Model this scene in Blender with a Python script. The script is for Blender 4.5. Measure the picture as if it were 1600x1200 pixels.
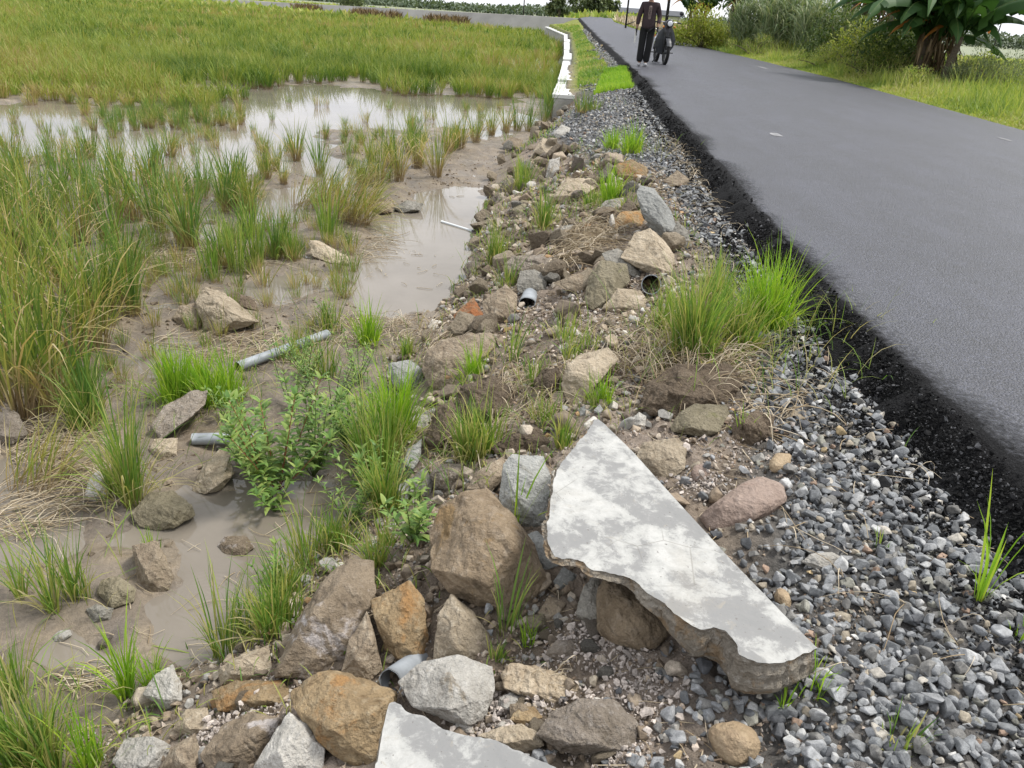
import bpy, bmesh, math, random
import numpy as np
from mathutils import Vector, Matrix

SC = bpy.context.scene
for o in list(bpy.data.objects):
    bpy.data.objects.remove(o)
R = math.radians
random.seed(7)
RNG = np.random.default_rng(11)

# ------------------------------------------------------------------ camera
F_PX = 1208.0; PITCH = R(25.7); ROLL = R(4.0); HC = 1.35
CAM = np.array([0., 0., HC])
FWD = np.array([0, math.cos(PITCH), -math.sin(PITCH)])
_u0 = np.array([0, math.sin(PITCH), math.cos(PITCH)]); _r0 = np.array([1., 0, 0])
RIGHT = math.cos(ROLL) * _r0 + math.sin(ROLL) * _u0
UP = -math.sin(ROLL) * _r0 + math.cos(ROLL) * _u0
cd = bpy.data.cameras.new('camera'); cam = bpy.data.objects.new('camera', cd)
SC.collection.objects.link(cam)
cd.sensor_width = 36; cd.lens = 36 * F_PX / 1600
cd.clip_start = 0.05; cd.clip_end = 20000
cam.matrix_world = Matrix(((RIGHT[0], UP[0], -FWD[0], 0), (RIGHT[1], UP[1], -FWD[1], 0), (RIGHT[2], UP[2], -FWD[2], HC), (0, 0, 0, 1)))
SC.camera = cam

# ------------------------------------------------------------------ world, sun, exposure
SUN_EL, SUN_AZ = R(58), R(75)       # azimuth from +Y towards +X
world = bpy.data.worlds.new('World'); SC.world = world; world.use_nodes = True
wn = world.node_tree; wn.nodes.clear()
def wnode(t, **k):
    n = wn.nodes.new(t)
    for a, b in k.items(): setattr(n, a, b)
    return n
wo = wnode('ShaderNodeOutputWorld'); bg = wnode('ShaderNodeBackground'); sky = wnode('ShaderNodeTexSky')
sky.sky_type = 'NISHITA'; sky.sun_disc = False; sky.sun_elevation = SUN_EL; sky.sun_rotation = SUN_AZ
sky.air_density = 1.0; sky.dust_density = 2.5
tc = wnode('ShaderNodeTexCoord'); mp = wnode('ShaderNodeMapping'); mp.inputs['Scale'].default_value = (1, 1, 3.2)
nz = wnode('ShaderNodeTexNoise'); nz.inputs['Scale'].default_value = 2.6; nz.inputs['Detail'].default_value = 7; nz.inputs['Roughness'].default_value = .58
cr = wnode('ShaderNodeValToRGB'); cr.color_ramp.elements[0].position = .30; cr.color_ramp.elements[1].position = .62
cr.color_ramp.elements[0].color = (.55, .55, .55, 1); cr.color_ramp.elements[1].color = (.97, .97, .97, 1)
nz2 = wnode('ShaderNodeTexNoise'); nz2.inputs['Scale'].default_value = 4.5; nz2.inputs['Detail'].default_value = 6
cr2 = wnode('ShaderNodeValToRGB'); cr2.color_ramp.elements[0].position = .3; cr2.color_ramp.elements[1].position = .7
cr2.color_ramp.elements[0].color = (9.5, 9.9, 10.8, 1); cr2.color_ramp.elements[1].color = (14.5, 14.6, 14.8, 1)
mx = wnode('ShaderNodeMix', data_type='RGBA')
L = wn.links.new
L(tc.outputs['Generated'], mp.inputs[0]); L(mp.outputs[0], nz.inputs['Vector']); L(mp.outputs[0], nz2.inputs['Vector'])
L(nz.outputs['Fac'], cr.inputs[0]); L(nz2.outputs['Fac'], cr2.inputs[0])
L(cr.outputs[0], mx.inputs['Factor']); L(sky.outputs[0], mx.inputs['A']); L(cr2.outputs[0], mx.inputs['B'])
L(mx.outputs['Result'], bg.inputs[0]); bg.inputs[1].default_value = 0.070
L(bg.outputs[0], wo.inputs[0])
sd_ = bpy.data.lights.new('sun', 'SUN'); sd_.energy = 2.6; sd_.angle = R(13); sd_.color = (1, .965, .9)
sun = bpy.data.objects.new('sun', sd_); SC.collection.objects.link(sun)
sdir = Vector((math.sin(SUN_AZ) * math.cos(SUN_EL), math.cos(SUN_AZ) * math.cos(SUN_EL), math.sin(SUN_EL)))
sun.rotation_euler = sdir.to_track_quat('Z', 'Y').to_euler()
vs = SC.view_settings; vs.view_transform = 'Standard'; vs.look = 'None'; vs.exposure = 0.72; vs.gamma = 1
SC.cycles.max_bounces = 6; SC.cycles.diffuse_bounces = 3; SC.cycles.glossy_bounces = 3; SC.cycles.transmission_bounces = 4
SC.cycles.transparent_max_bounces = 8; SC.cycles.use_denoising = True

# ------------------------------------------------------------------ noise
def _hash(i, j, s):
    n = (i.astype(np.int64) * 374761393 + j.astype(np.int64) * 668265263 + s * 1274126177) & 0xffffffff
    n = ((n ^ (n >> 13)) * 1274126177) & 0xffffffff
    n = (n ^ (n >> 16)) & 0xffffffff
    return n / 4294967295.0
def vnoise(x, y, s=0):
    xi = np.floor(x); yi = np.floor(y); fx = x - xi; fy = y - yi
    fx = fx * fx * (3 - 2 * fx); fy = fy * fy * (3 - 2 * fy)
    a = _hash(xi, yi, s); b = _hash(xi + 1, yi, s); c = _hash(xi, yi + 1, s); d = _hash(xi + 1, yi + 1, s)
    return (a * (1 - fx) + b * fx) * (1 - fy) + (c * (1 - fx) + d * fx) * fy
def fbm(x, y, f=1.0, o=4, s=0, g=.5):
    v = 0; a = 1; t = 0
    for k in range(o):
        v = v + a * (vnoise(x * f + 17.3 * k, y * f - 9.1 * k, s + k) * 2 - 1); t += a; a *= g; f *= 2.03
    return v / t
def n3(P, f, s=0, o=3, g=.5):
    v = 0; a = 1; t = 0
    for k in range(o):
        Q = P * f + 3.7 * k
        v = v + a * ((vnoise(Q[:, 0] + .7 * Q[:, 2], Q[:, 1] - .31 * Q[:, 2], s + k) + vnoise(Q[:, 1] + 11 + .53 * Q[:, 0], Q[:, 2] + 5, s + 31 + k) + vnoise(Q[:, 2] - 7 - .4 * Q[:, 1], Q[:, 0] + 3, s + 57 + k)) / 1.5 - 1)
        t += a; a *= g; f *= 2.1
    return v / t

# ------------------------------------------------------------------ terrain
W = -0.74
RY = [-5, 0, 20, 40, 60, 105, 130, 400, 4000]; RZ = [.0, .05, .28, .5, .75, 1.33, 1.3, .3, -.6]
zroad = lambda y: np.interp(y, RY, RZ)
XLY = [-5, 2.2, 3.9, 5.5, 7.3, 10.8, 16.4, 20.7, 27, 38, 57, 90, 130]; XLX = [1.62, 1.67, 1.66, 1.73, 1.8, 1.96, 2.23, 2.37, 2.55, 2.81, 3.37, 4.38, 9]
XRY = [-5, 12.5, 22, 27.4, 36, 57, 80, 97, 130]; XRX = [7.2, 7.55, 7.75, 7.6, 7.2, 6.95, 7.3, 8.5, 14]
xL = lambda y: np.interp(y, XLY, XLX)
xR = lambda y: np.interp(y, XRY, XRX)
TY = [-5, 1.1, 1.5, 1.9, 2.2, 2.8, 3.4, 4.6, 5.3, 6.6, 7.9, 9.8, 12.2, 16.3, 17.4, 19, 23, 33, 55, 80, 95]
TX = [-1.6, -1.2, -1.1, -1.0, -.88, -.66, -.66, -.68, -.5, -.41, -.48, -.41, -.34, .35, .62, .72, .93, 1.35, 2.0, 1.0, 2.0]
xT = lambda y: np.interp(y, TY, TX)
def hit(px, py, z):
    d = FWD + RIGHT * ((px - 800) / F_PX) + UP * (-(py - 600) / F_PX)
    t = (z - HC) / d[2]; return CAM + t * d
POOLS = []
for pl in (
  [(165, 850), (215, 808), (300, 775), (350, 760), (420, 770), (545, 738), (575, 790), (520, 850), (478, 905), (435, 950), (350, 1040), (290, 1050), (215, 1010), (212, 950), (270, 915), (262, 850), (200, 860)],
  [(520, 430), (555, 388), (590, 335), (640, 318), (690, 285), (775, 290), (762, 340), (742, 380), (728, 430), (690, 485), (640, 502), (560, 492), (522, 465)],
  [(-700, 260), (-700, 180), (0, 158), (200, 163), (330, 140), (400, 132), (470, 130), (560, 136), (650, 146), (840, 152), (815, 190), (765, 232), (700, 205), (640, 200), (600, 215), (540, 226), (490, 262), (430, 335), (400, 320), (350, 295), (280, 285), (200, 285), (120, 262), (0, 250)],
  [(190, 352), (240, 340), (290, 352), (280, 385), (200, 392)],
  [(395, 300), (480, 290), (475, 345), (400, 350)],
  [(20, 415), (120, 400), (100, 440), (10, 450)],
  [(10, 1020), (110, 965), (205, 985), (235, 1045), (180, 1095), (60, 1090)],
  [(-90, 720), (50, 700), (135, 770), (110, 860), (-60, 900)],
  [(380, 445), (470, 425), (515, 450), (440, 485)],
  [(190, 560), (290, 520), (330, 545), (240, 585)],
):
    POOLS.append(np.array([hit(a, b, W)[:2] for a, b in pl]))
def poly_sd(x, y, P):
    d = np.full(x.shape, 1e9); ins = np.zeros(x.shape, bool); n = len(P)
    for i in range(n):
        ax, ay = P[i]; bx, by = P[(i + 1) % n]
        ex, ey = bx - ax, by - ay; wx, wy = x - ax, y - ay
        t = np.clip((wx * ex + wy * ey) / (ex * ex + ey * ey + 1e-12), 0, 1)
        d = np.minimum(d, (wx - ex * t) ** 2 + (wy - ey * t) ** 2)
        c = ((ay <= y) & (by > y)) | ((by <= y) & (ay > y))
        xx = ax + (y - ay) / (by - ay + 1e-12) * (bx - ax)
        ins ^= c & (x < xx)
    return np.where(ins, -np.sqrt(d), np.sqrt(d))
sstep = lambda a, b, v: (lambda t: t * t * (3 - 2 * t))(np.clip((v - a) / (b - a), 0, 1))
def wallx(y): return np.interp(y, [17, 19, 23, 33, 55, 75], [.62, .72, .93, 1.35, 2.0, .9])
def terrain(x, y, fine=True):
    x = np.asarray(x, float); y = np.asarray(y, float)
    zr = zroad(y); xl = xL(y); xr = xR(y); xt = xT(y)
    # paddy mud
    sdm = np.full(x.shape, 9.)
    scale = 1 + np.maximum(0, y - 6) * .12
    jit = fbm(x, y, 2.0, 5, 5, .6) * .22 * scale
    for k, P in enumerate(POOLS):
        s = poly_sd(x, y, P)
        if k == 2: s = s + fbm(x * 1, y * .8, .9, 4, 9, .6) * 1.9
        sdm = np.minimum(sdm, s + jit)
    mud = W + np.clip(sdm * .22 / (scale), -.05, .016) + .004
    mud = mud + np.where(sdm > 0, np.clip(sdm * 3, 0, 1), 0) * (.034 * fbm(x, y, 3.1, 4, 21) + .028 * fbm(x, y, 6.3, 3, 23) + (.020 * fbm(x, y, 12, 4, 31, .6) + .016 * np.clip(fbm(x, y, 22, 2, 33) - .1, 0, 1) if fine else 0) + .003)
    far = sstep(14, 20, y); mud = mud * (1 - far) + np.minimum(mud, W + .03) * far
    # bank between toe and road
    e = xl - .22
    u = (x - xt) / np.maximum(e - xt, .1)
    k = np.interp(u, [-.07, 0, .13, .3, .5, .72, 1.0], [0, .07, .28, .56, .76, .90, 1.0])
    ztop = zr - .13
    bank = -.74 + (ztop + .74) * k
    carve = sstep(.03, -.05, sdm); bank = bank * (1 - carve * (u < .2)) + (W - .04) * carve * (u < .2)
    lump = fbm(x, y, 1.9, 4, 41) * .075 + fbm(x, y, 6, 4, 47, .6) * .045
    bank = bank + lump * np.clip(u * 5, 0, 1) * (1 - carve) * np.clip((1 - u) * 3, 0.08, 1) * np.where(y > 10, .6, 1)
    if fine: bank = bank + (fbm(x, y, 22, 4, 53, .6) * .016 + .02 * np.clip(fbm(x, y, 13, 2, 55) - .2, 0, 1)) * np.clip(u * 5, 0, 1)
    behind = np.where(x > wallx(y), 1.0, 0.0) * (y > 17.2) * (y < 75)
    bw = -.2 + .012 * (y - 17) + (ztop + .2 - .012 * (y - 17)) * np.clip((x - wallx(y)) / np.maximum(e - wallx(y), .1), 0, 1)
    bank = np.where(behind > 0, bw + .02 * fbm(x, y, 5, 3, 3), bank)
    left = np.where(u < -.07, mud, np.where(behind > 0, bank, np.maximum(bank, mud)))
    left = np.where((y > 17.2) & (y < 75) & (x <= wallx(y)), mud, left)
    # under the road and beyond
    z = np.where(x > e, ztop, left)
    z = np.where(x > xl, zr - .12, z)
    v = x - xr
    rt = np.interp(v, [-.3, 0, .4, 3, 7, 13, 30], [-.12, -.04, -.03, -.08, -.25, -.9, -.9])
    wv = np.interp(v, [0, 6, 14], [1, 1, 0])
    rightz = zr * wv + rt * np.where(v > 0, 1, 1) + (fbm(x, y, 1.3, 3, 61) * .05) * np.clip(v * 2, 0, 1)
    z = np.where(v > -.3, rightz, z)
    # dyke road across the far end of the paddy
    return z

NR, NA = 900, 860
rr = np.concatenate([np.geomspace(.55, 160, NR - 40), np.geomspace(165, 6000, 40)])
aa = np.linspace(R(-80), R(80), NA)
RR, AA = np.meshgrid(rr, aa, indexing='ij')
GX = RR * np.sin(AA); GY = RR * np.cos(AA)
GZ = terrain(GX.ravel(), GY.ravel()).reshape(GX.shape)
farf = sstep(140, 400, RR); GZ = GZ * (1 - farf) + (-.9) * farf

def ground_z(x, y):
    return float(terrain(np.array([x]), np.array([y]))[0])
_T = np.geomspace(.7, 400, 2600)
def at(px, py, off=0.0):
    """ground point seen at a pixel of the 1600x1200 frame"""
    d = FWD + RIGHT * ((px - 800) / F_PX) + UP * (-(py - 600) / F_PX)
    P = CAM[None] + _T[:, None] * d[None]
    h = terrain(P[:, 0], P[:, 1])
    xl = xL(P[:, 1]); on = (P[:, 0] > xl) & (P[:, 0] < xR(P[:, 1]))
    h = np.where(on, zroad(P[:, 1]), h)
    h = np.maximum(h, W * 1.0) + off
    idx = np.argmax(P[:, 2] <= h)
    return P[idx].copy()
def ppm(p): return F_PX / float(np.dot(np.array(p) - CAM, FWD))

# ------------------------------------------------------------------ materials
MATS = {}
class NT:
    def __init__(s, name):
        s.m = bpy.data.materials.new(name); s.m.use_nodes = True; s.t = s.m.node_tree; s.t.nodes.clear()
        s.out = s.n('ShaderNodeOutputMaterial'); s.tc = None
    def n(s, t, ins=None, **k):
        n = s.t.nodes.new(t)
        for a, b in k.items(): setattr(n, a, b)
        for a, b in (ins or {}).items():
            if hasattr(b, 'is_output'): s.t.links.new(b, n.inputs[a])
            else: n.inputs[a].default_value = b
        return n
    def co(s, kind='Object'):
        if s.tc is None: s.tc = s.n('ShaderNodeTexCoord')
        return s.tc.outputs[kind]
    def noise(s, scale, detail=4, rough=.55, vec=None, dist=0):
        return s.n('ShaderNodeTexNoise', {'Vector': vec or s.co(), 'Scale': scale, 'Detail': detail, 'Roughness': rough, 'Distortion': dist}).outputs['Fac']
    def ramp(s, fac, stops, interp='LINEAR'):
        n = s.n('ShaderNodeValToRGB', {'Fac': fac}); c = n.color_ramp; c.interpolation = interp
        while len(c.elements) < len(stops): c.elements.new(.5)
        for e, (p, col) in zip(c.elements, stops):
            e.position = p; e.color = (col if hasattr(col, '__len__') else (col,) * 3) + ((1,) if not hasattr(col, '__len__') or len(col) == 3 else ())
        return n.outputs['Color']
    def mix(s, f, a, b, mode='MIX'):
        n = s.n('ShaderNodeMix', data_type='RGBA', blend_type=mode)
        for k, v in (('Factor', f), ('A', a), ('B', b)):
            if hasattr(v, 'is_output'): s.t.links.new(v, n.inputs[k])
            else: n.inputs[k].default_value = v if k == 'Factor' else tuple(v) + ((1,) if len(v) == 3 else ())
        return n.outputs['Result']
    def math(s, op, a, b=0.0, clamp=False):
        n = s.n('ShaderNodeMath', operation=op); n.use_clamp = clamp
        for i, v in enumerate((a, b)):
            if hasattr(v, 'is_output'): s.t.links.new(v, n.inputs[i])
            else: n.inputs[i].default_value = v
        return n.outputs[0]
    def attr(s, name, o='Fac'): return s.n('ShaderNodeAttribute', attribute_name=name).outputs[o]
    def bump(s, h, dist=.01, st=1.0, normal=None):
        ins = {'Height': h, 'Distance': dist, 'Strength': st}
        if normal: ins['Normal'] = normal
        return s.n('ShaderNodeBump', ins).outputs[0]
    def pbr(s, col, rough=.8, bump=None, spec=.4, metal=0, **k):
        ins = {'Base Color': col if hasattr(col, 'is_output') else tuple(col) + (1,), 'Roughness': rough, 'Metallic': metal, 'Specular IOR Level': spec}
        if bump: ins['Normal'] = bump
        ins.update(k)
        b = s.n('ShaderNodeBsdfPrincipled', ins); s.t.links.new(b.outputs[0], s.out.inputs[0]); return b

def simple(name, col, rough=.7, vary=.25, scale=8, spec=.4, metal=0, bump=.002):
    if name in MATS: return MATS[name]
    s = NT(name)
    f = s.noise(scale, 5)
    d = tuple(c * (1 - vary) for c in col); u = tuple(min(1, c * (1 + vary)) for c in col)
    s.pbr(s.ramp(f, [(.3, d), (.7, u)]), rough, s.bump(s.noise(scale * 6, 4), bump) if bump else None, spec, metal)
    MATS[name] = s.m; return s.m

def rockmat(name, c1, c2, c3, crust=None, crust_amt=.5, dark=None, rough=.9, scale=1.0):
    """c1/c2 base tones, c3 specks, crust = pale or rusty patches"""
    s = NT(name); oi = s.n('ShaderNodeObjectInfo').outputs['Random']
    off = s.n('ShaderNodeCombineXYZ', {'X': s.math('MULTIPLY', oi, 37.), 'Y': s.math('MULTIPLY', oi, 91.)}).outputs[0]
    v = s.n('ShaderNodeVectorMath', {0: s.co(), 1: off}, operation='ADD').outputs[0]
    a = s.noise(9 * scale, 8, .65, v); b = s.noise(40 * scale, 6, .6, v); c = s.noise(170 * scale, 4, .6, v)
    col = s.ramp(a, [(.3, c1), (.68, c2)])
    col = s.mix(s.ramp(b, [(.52, 0.), (.75, .8)]), col, c3)
    if crust is not None:
        cf = s.noise(5.5 * scale, 10, .68, v, .4)
        col = s.mix(s.ramp(cf, [(crust_amt, 0.), (crust_amt + .07, 1.)]), col, crust)
    if dark is not None:
        df = s.noise(13 * scale, 8, .7, v, 1.)
        col = s.mix(s.ramp(df, [(.58, 0.), (.70, .85)]), col, dark)
    col = s.mix(s.ramp(c, [(.35, .32), (.65, 0.)]), col, tuple(q * .45 for q in c1))
    hs = s.n('ShaderNodeHueSaturation', {'Value': s.math('ADD', s.math('MULTIPLY', oi, .35), .84), 'Color': col}).outputs[0]
    vor = s.n('ShaderNodeTexVoronoi', {'Vector': v, 'Scale': 60. * scale}).outputs['Distance']
    h = s.math('ADD', s.math('MULTIPLY', a, 2.2), s.math('ADD', s.math('MULTIPLY', b, 1.0), s.math('ADD', s.math('MULTIPLY', c, .35), s.math('MULTIPLY', vor, .35))))
    s.pbr(hs, rough, s.bump(h, .015, 1.), .25)
    MATS[name] = s.m; return s.m
rockmat('rock_brown', (.17, .13, .09), (.36, .295, .215), (.43, .375, .295), dark=(.075, .06, .045))
rockmat('rock_tan', (.26, .21, .145), (.47, .395, .295), (.55, .485, .385), dark=(.13, .1, .07))
rockmat('rock_grey', (.16, .15, .125), (.34, .32, .28), (.42, .4, .36), dark=(.10, .09, .075))
rockmat('rock_pale', (.32, .30, .265), (.50, .48, .44), (.60, .58, .54), crust=(.27, .22, .15), crust_amt=.57, dark=(.2, .18, .15))
rockmat('rock_rust', (.19, .135, .075), (.37, .275, .16), (.42, .35, .24), crust=(.33, .19, .08), crust_amt=.54, dark=(.13, .08, .04))
rockmat('rock_rust_strong', (.22, .13, .075), (.36, .23, .13), (.42, .34, .24), crust=(.38, .15, .06), crust_amt=.48, dark=(.16, .1, .06))
rockmat('rock_crusted', (.15, .115, .08), (.3, .24, .17), (.36, .3, .23), crust=(.48, .44, .42), crust_amt=.54, dark=(.08, .065, .05))
rockmat('rock_bluegrey', (.225, .227, .215), (.38, .382, .36), (.47, .465, .43), dark=(.2, .19, .15), rough=.7)
rockmat('rock_mossy', (.14, .12, .078), (.28, .245, .17), (.34, .3, .22), crust=(.19, .18, .09), crust_amt=.6, dark=(.07, .06, .04))
rockmat('soil_clod_mat', (.085, .062, .042), (.2, .155, .11), (.26, .21, .155), dark=(.045, .035, .025), scale=1.6)
rockmat('clod_dusty', (.2, .165, .125), (.36, .31, .26), (.46, .42, .38), dark=(.1, .08, .06), scale=1.6)
rockmat('boulder_brown', (.17, .125, .08), (.34, .265, .18), (.4, .33, .25), crust=(.25, .17, .085), crust_amt=.56, dark=(.1, .075, .05))
rockmat('cobble_smooth', (.28, .20, .125), (.40, .31, .2), (.42, .33, .22), rough=.55, scale=.6)
rockmat('cobble_red', (.21, .155, .125), (.31, .24, .2), (.34, .27, .23), crust=(.26, .14, .1), crust_amt=.66, rough=.65, scale=.7)
rockmat('driftwood_mat', (.36, .28, .19), (.62, .53, .40), (.66, .58, .46), dark=(.2, .14, .09), scale=.9)

# concrete slab: smooth grey cement with white lime blotches
def slabmat():
    s = NT('slab_cement')
    f = s.math('ADD', s.math('MULTIPLY', s.noise(4.2, 3, .5, dist=.3), .50), s.math('MULTIPLY', s.noise(15, 10, .72, dist=.3), .55))
    col = s.ramp(f, [(.30, (.175, .178, .176)), (.49, (.21, .21, .206)), (.54, (.335, .335, .32)), (.61, (.41, .408, .39)), (.8, (.47, .465, .445))])
    fine = s.noise(160, 5, .6)
    col = s.mix(s.ramp(fine, [(.35, .15), (.6, 0.)]), col, (.22, .21, .2))
    st = s.noise(28, 6, .7, dist=1.2)
    col = s.mix(s.ramp(st, [(.60, 0.), (.72, .5)]), col, (.30, .27, .215))
    col = s.mix(s.ramp(s.noise(2.4, 6, .65, dist=.5), [(.55, 0.), (.75, .4)]), col, (.27, .24, .19))
    col = s.mix(s.ramp(s.noise(95, 3, .6), [(.66, 0.), (.71, .8)]), col, (.12, .11, .1))
    vc = s.n('ShaderNodeTexVoronoi', {'Vector': s.co(), 'Scale': 5.}, feature='DISTANCE_TO_EDGE').outputs['Distance']
    col = s.mix(s.math('MULTIPLY', s.ramp(vc, [(0., 1.), (.012, 0.)]), s.ramp(s.noise(3, 3, .5), [(.5, 0.), (.6, .5)])), col, (.13, .12, .1))
    s.pbr(col, .68, s.bump(s.math('ADD', s.noise(60, 5), s.math('MULTIPLY', f, 2.)), .0018, .7), .35)
    MATS['slab_cement'] = s.m
slabmat()

def groundmat():
    s = NT('earth_and_mud'); c = s.attr('col', 'Color')
    pos = s.n('ShaderNodeNewGeometry').outputs['Position']
    a = s.noise(6, 8, .65, pos); b = s.noise(45, 6, .65, pos); d = s.noise(260, 4, .6, pos)
    c = s.mix(1.0, c, s.ramp(a, [(.25, .72), (.75, 1.22)]), 'MULTIPLY')
    c = s.mix(1.0, c, s.ramp(b, [(.3, .74), (.7, 1.2)]), 'MULTIPLY')
    c = s.mix(1.0, c, s.ramp(d, [(.3, .80), (.7, 1.16)]), 'MULTIPLY')
    z = s.n('ShaderNodeSeparateXYZ', {0: pos}).outputs['Z']
    wet = s.n('ShaderNodeMapRange', {'Value': z, 'From Min': W + .012, 'From Max': W + .13, 'To Min': 1., 'To Max': 0.}); wet.clamp = True
    wet = s.math('MULTIPLY', wet.outputs[0], s.ramp(s.noise(2.3, 5, .6, pos), [(.3, .35), (.62, 1.)]))
    c = s.mix(wet, c, s.mix(1.0, c, (.70, .67, .64), 'MULTIPLY'))
    rough = s.math('SUBTRACT', .95, s.math('MULTIPLY', wet, .68))
    dry = s.math('SUBTRACT', 1., s.math('MULTIPLY', wet, .55))
    h = s.math('ADD', s.math('MULTIPLY', a, 1.), s.math('ADD', s.math('MULTIPLY', b, .9), s.math('MULTIPLY', d, .35)))
    bp = s.n('ShaderNodeBump', {'Height': h, 'Distance': .022, 'Strength': dry}).outputs[0]
    b = s.pbr(c, rough, bp, .45); s.t.links.new(s.math('ADD', .08, s.math('MULTIPLY', wet, .42)), b.inputs['Specular IOR Level']); MATS['ground'] = s.m
groundmat()

def watermat():
    s = NT('muddy_water'); pos = s.n('ShaderNodeNewGeometry').outputs['Position']
    c = s.ramp(s.noise(1.1, 5, .6, pos), [(.3, (.15, .13, .105)), (.7, (.21, .185, .155))])
    rc = hit(322, 928, W)
    sp = s.n('ShaderNodeVectorMath', {0: pos, 1: (float(rc[0]), float(rc[1]), W)}, operation='DISTANCE').outputs['Value']
    ring = s.math('MULTIPLY', s.math('SINE', s.math('MULTIPLY', sp, 300.)), s.n('ShaderNodeMapRange', {'Value': sp, 'From Min': .02, 'From Max': .19, 'To Min': 1., 'To Max': 0.}).outputs[0])
    wv = s.noise(9, 3, .5, pos)
    bp = s.bump(s.math('ADD', s.math('MULTIPLY', ring, .055), s.math('MULTIPLY', wv, .12)), .01, .6)
    s.pbr(c, .035, bp, .5, IOR=1.36); MATS['water'] = s.m
watermat()

def roadmat():
    s = NT('asphalt'); pos = s.n('ShaderNodeNewGeometry').outputs['Position']
    vor = s.n('ShaderNodeTexVoronoi', {'Vector': pos, 'Scale': 105.}); vd = vor.outputs['Distance']
    mp_ = s.n('ShaderNodeMapping', {'Vector': pos, 'Scale': (1.6, .28, 1), 'Rotation': (0, 0, R(-4))}).outputs[0]
    streak = s.noise(2.2, 6, .62, mp_); n1 = s.noise(330, 3, .6, pos); big = s.noise(.8, 4, .5, pos)
    c = s.ramp(vor.outputs['Color'], [(.1, (.014, .014, .017)), (.55, (.040, .040, .047)), (.8, (.085, .086, .097)), (.95, (.17, .17, .18))])
    c = s.mix(s.ramp(streak, [(.42, 0.), (.72, .5)]), c, (.115, .116, .128))
    c = s.mix(s.ramp(s.noise(7, 7, .7, pos, 1.), [(.66, 0.), (.72, .3)]), c, (.2, .195, .185))
    spot = s.noise(14, 8, .65, mp_)
    c = s.mix(s.ramp(spot, [(.64, 0.), (.71, .5)]), c, (.21, .205, .195))
    c = s.mix(1.0, c, s.ramp(s.noise(3.1, 6, .6, pos), [(.3, .68), (.7, 1.3)]), 'MULTIPLY')
    c = s.mix(1.0, c, s.ramp(big, [(.3, .86), (.7, 1.16)]), 'MULTIPLY')
    c = s.mix(s.ramp(s.noise(120, 2, .5, pos), [(.58, 0.), (.66, .85)]), c, (.27, .27, .29))
    h = s.math('ADD', s.math('MULTIPLY', vd, -1.1), s.math('MULTIPLY', n1, .5))
    mq = s.n('ShaderNodeMapping', {'Vector': pos, 'Scale': (5, 26, 1), 'Rotation': (0, 0, R(6))}).outputs[0]
    c = s.mix(s.ramp(s.noise(1.0, 5, .7, mq), [(.58, 0.), (.72, .6)]), c, (.15, .15, .165))
    c = s.mix(s.ramp(s.noise(1.7, 4, .6, s.n('ShaderNodeMapping', {'Vector': pos, 'Scale': (1, .10, 1), 'Rotation': (0, 0, R(-3))}).outputs[0]), [(.5, 0.), (.66, .45)]), c, (.12, .12, .135))
    c = s.mix(1., c, (.34, .36, .465), 'MULTIPLY')
    ed = s.math('ADD', s.attr('e'), s.math('MULTIPLY', s.math('SUBTRACT', s.noise(34, 7, .75, pos), .5), .9))
    ef = s.ramp(ed, [(.30, 0.), (.62, 1.)])
    ce = s.ramp(s.noise(120, 4, .6, pos), [(.3, (.004, .004, .0045)), (.6, (.016, .016, .017)), (.78, (.06, .06, .062))])
    col = s.mix(ef, c, ce)
    h = s.math('ADD', h, s.math('MULTIPLY', s.math('MULTIPLY', s.noise(90, 5, .7, pos), ef), 3.))
    b = s.pbr(col, .5, s.bump(h, .007, 1.), .6)
    s.t.links.new(s.math('ADD', .5, s.math('MULTIPLY', ef, .4)), b.inputs['Roughness']); s.t.links.new(s.math('SUBTRACT', .85, s.math('MULTIPLY', ef, .7)), b.inputs['Specular IOR Level'])
    MATS['asphalt'] = s.m
roadmat()

def grassmat(name, greens, base=(.30, .24, .14), base_to=.0, tip=None, tip_from=.8, transl=.35, rough=.55):
    """t = height along the blade, r = random per blade"""
    s = NT(name); t = s.attr('t'); r = s.attr('r')
    n = len(greens)
    c = s.ramp(r, [((i + .0) / max(1, n - 1) * .94, g) for i, g in enumerate(greens)])
    if tip: c = s.mix(s.ramp(t, [(tip_from, 0.), (min(1., tip_from + .2), .85)]), c, tip)
    if base_to > 0: c = s.mix(s.ramp(t, [(base_to * .5, 1.), (base_to * 1.3, 0.)]), c, base)
    b = s.pbr(c, rough, None, .3)
    tr = s.n('ShaderNodeBsdfTranslucent', {'Color': s.mix(1., c, (1.25, 1.25, .7), 'MULTIPLY')})
    m = s.n('ShaderNodeMixShader', {0: transl, 1: b.outputs[0], 2: tr.outputs[0]})
    s.t.links.new(m.outputs[0], s.out.inputs[0]); MATS[name] = s.m
grassmat('rice_old', [(.08, .15, .028), (.15, .22, .04), (.23, .28, .055), (.34, .32, .09), (.40, .30, .14), (.48, .40, .24)], base=(.27, .20, .12), base_to=.30, tip=(.27, .26, .07))
grassmat('rice_green', [(.07, .15, .035), (.11, .20, .045), (.16, .25, .055), (.24, .28, .07), (.31, .28, .12)], base=(.27, .21, .11), base_to=.22)
grassmat('rice_field', [(.075, .145, .022), (.125, .20, .032), (.185, .26, .042), (.25, .30, .055), (.31, .31, .085), (.32, .25, .11)], base=(.20, .15, .09), base_to=.12, tip=(.27, .30, .07), tip_from=.7)
grassmat('grass_lime', [(.14, .29, .022), (.20, .37, .03), (.29, .45, .045), (.36, .46, .06)], transl=.42, base=(.2, .24, .05), base_to=.12)
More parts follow.
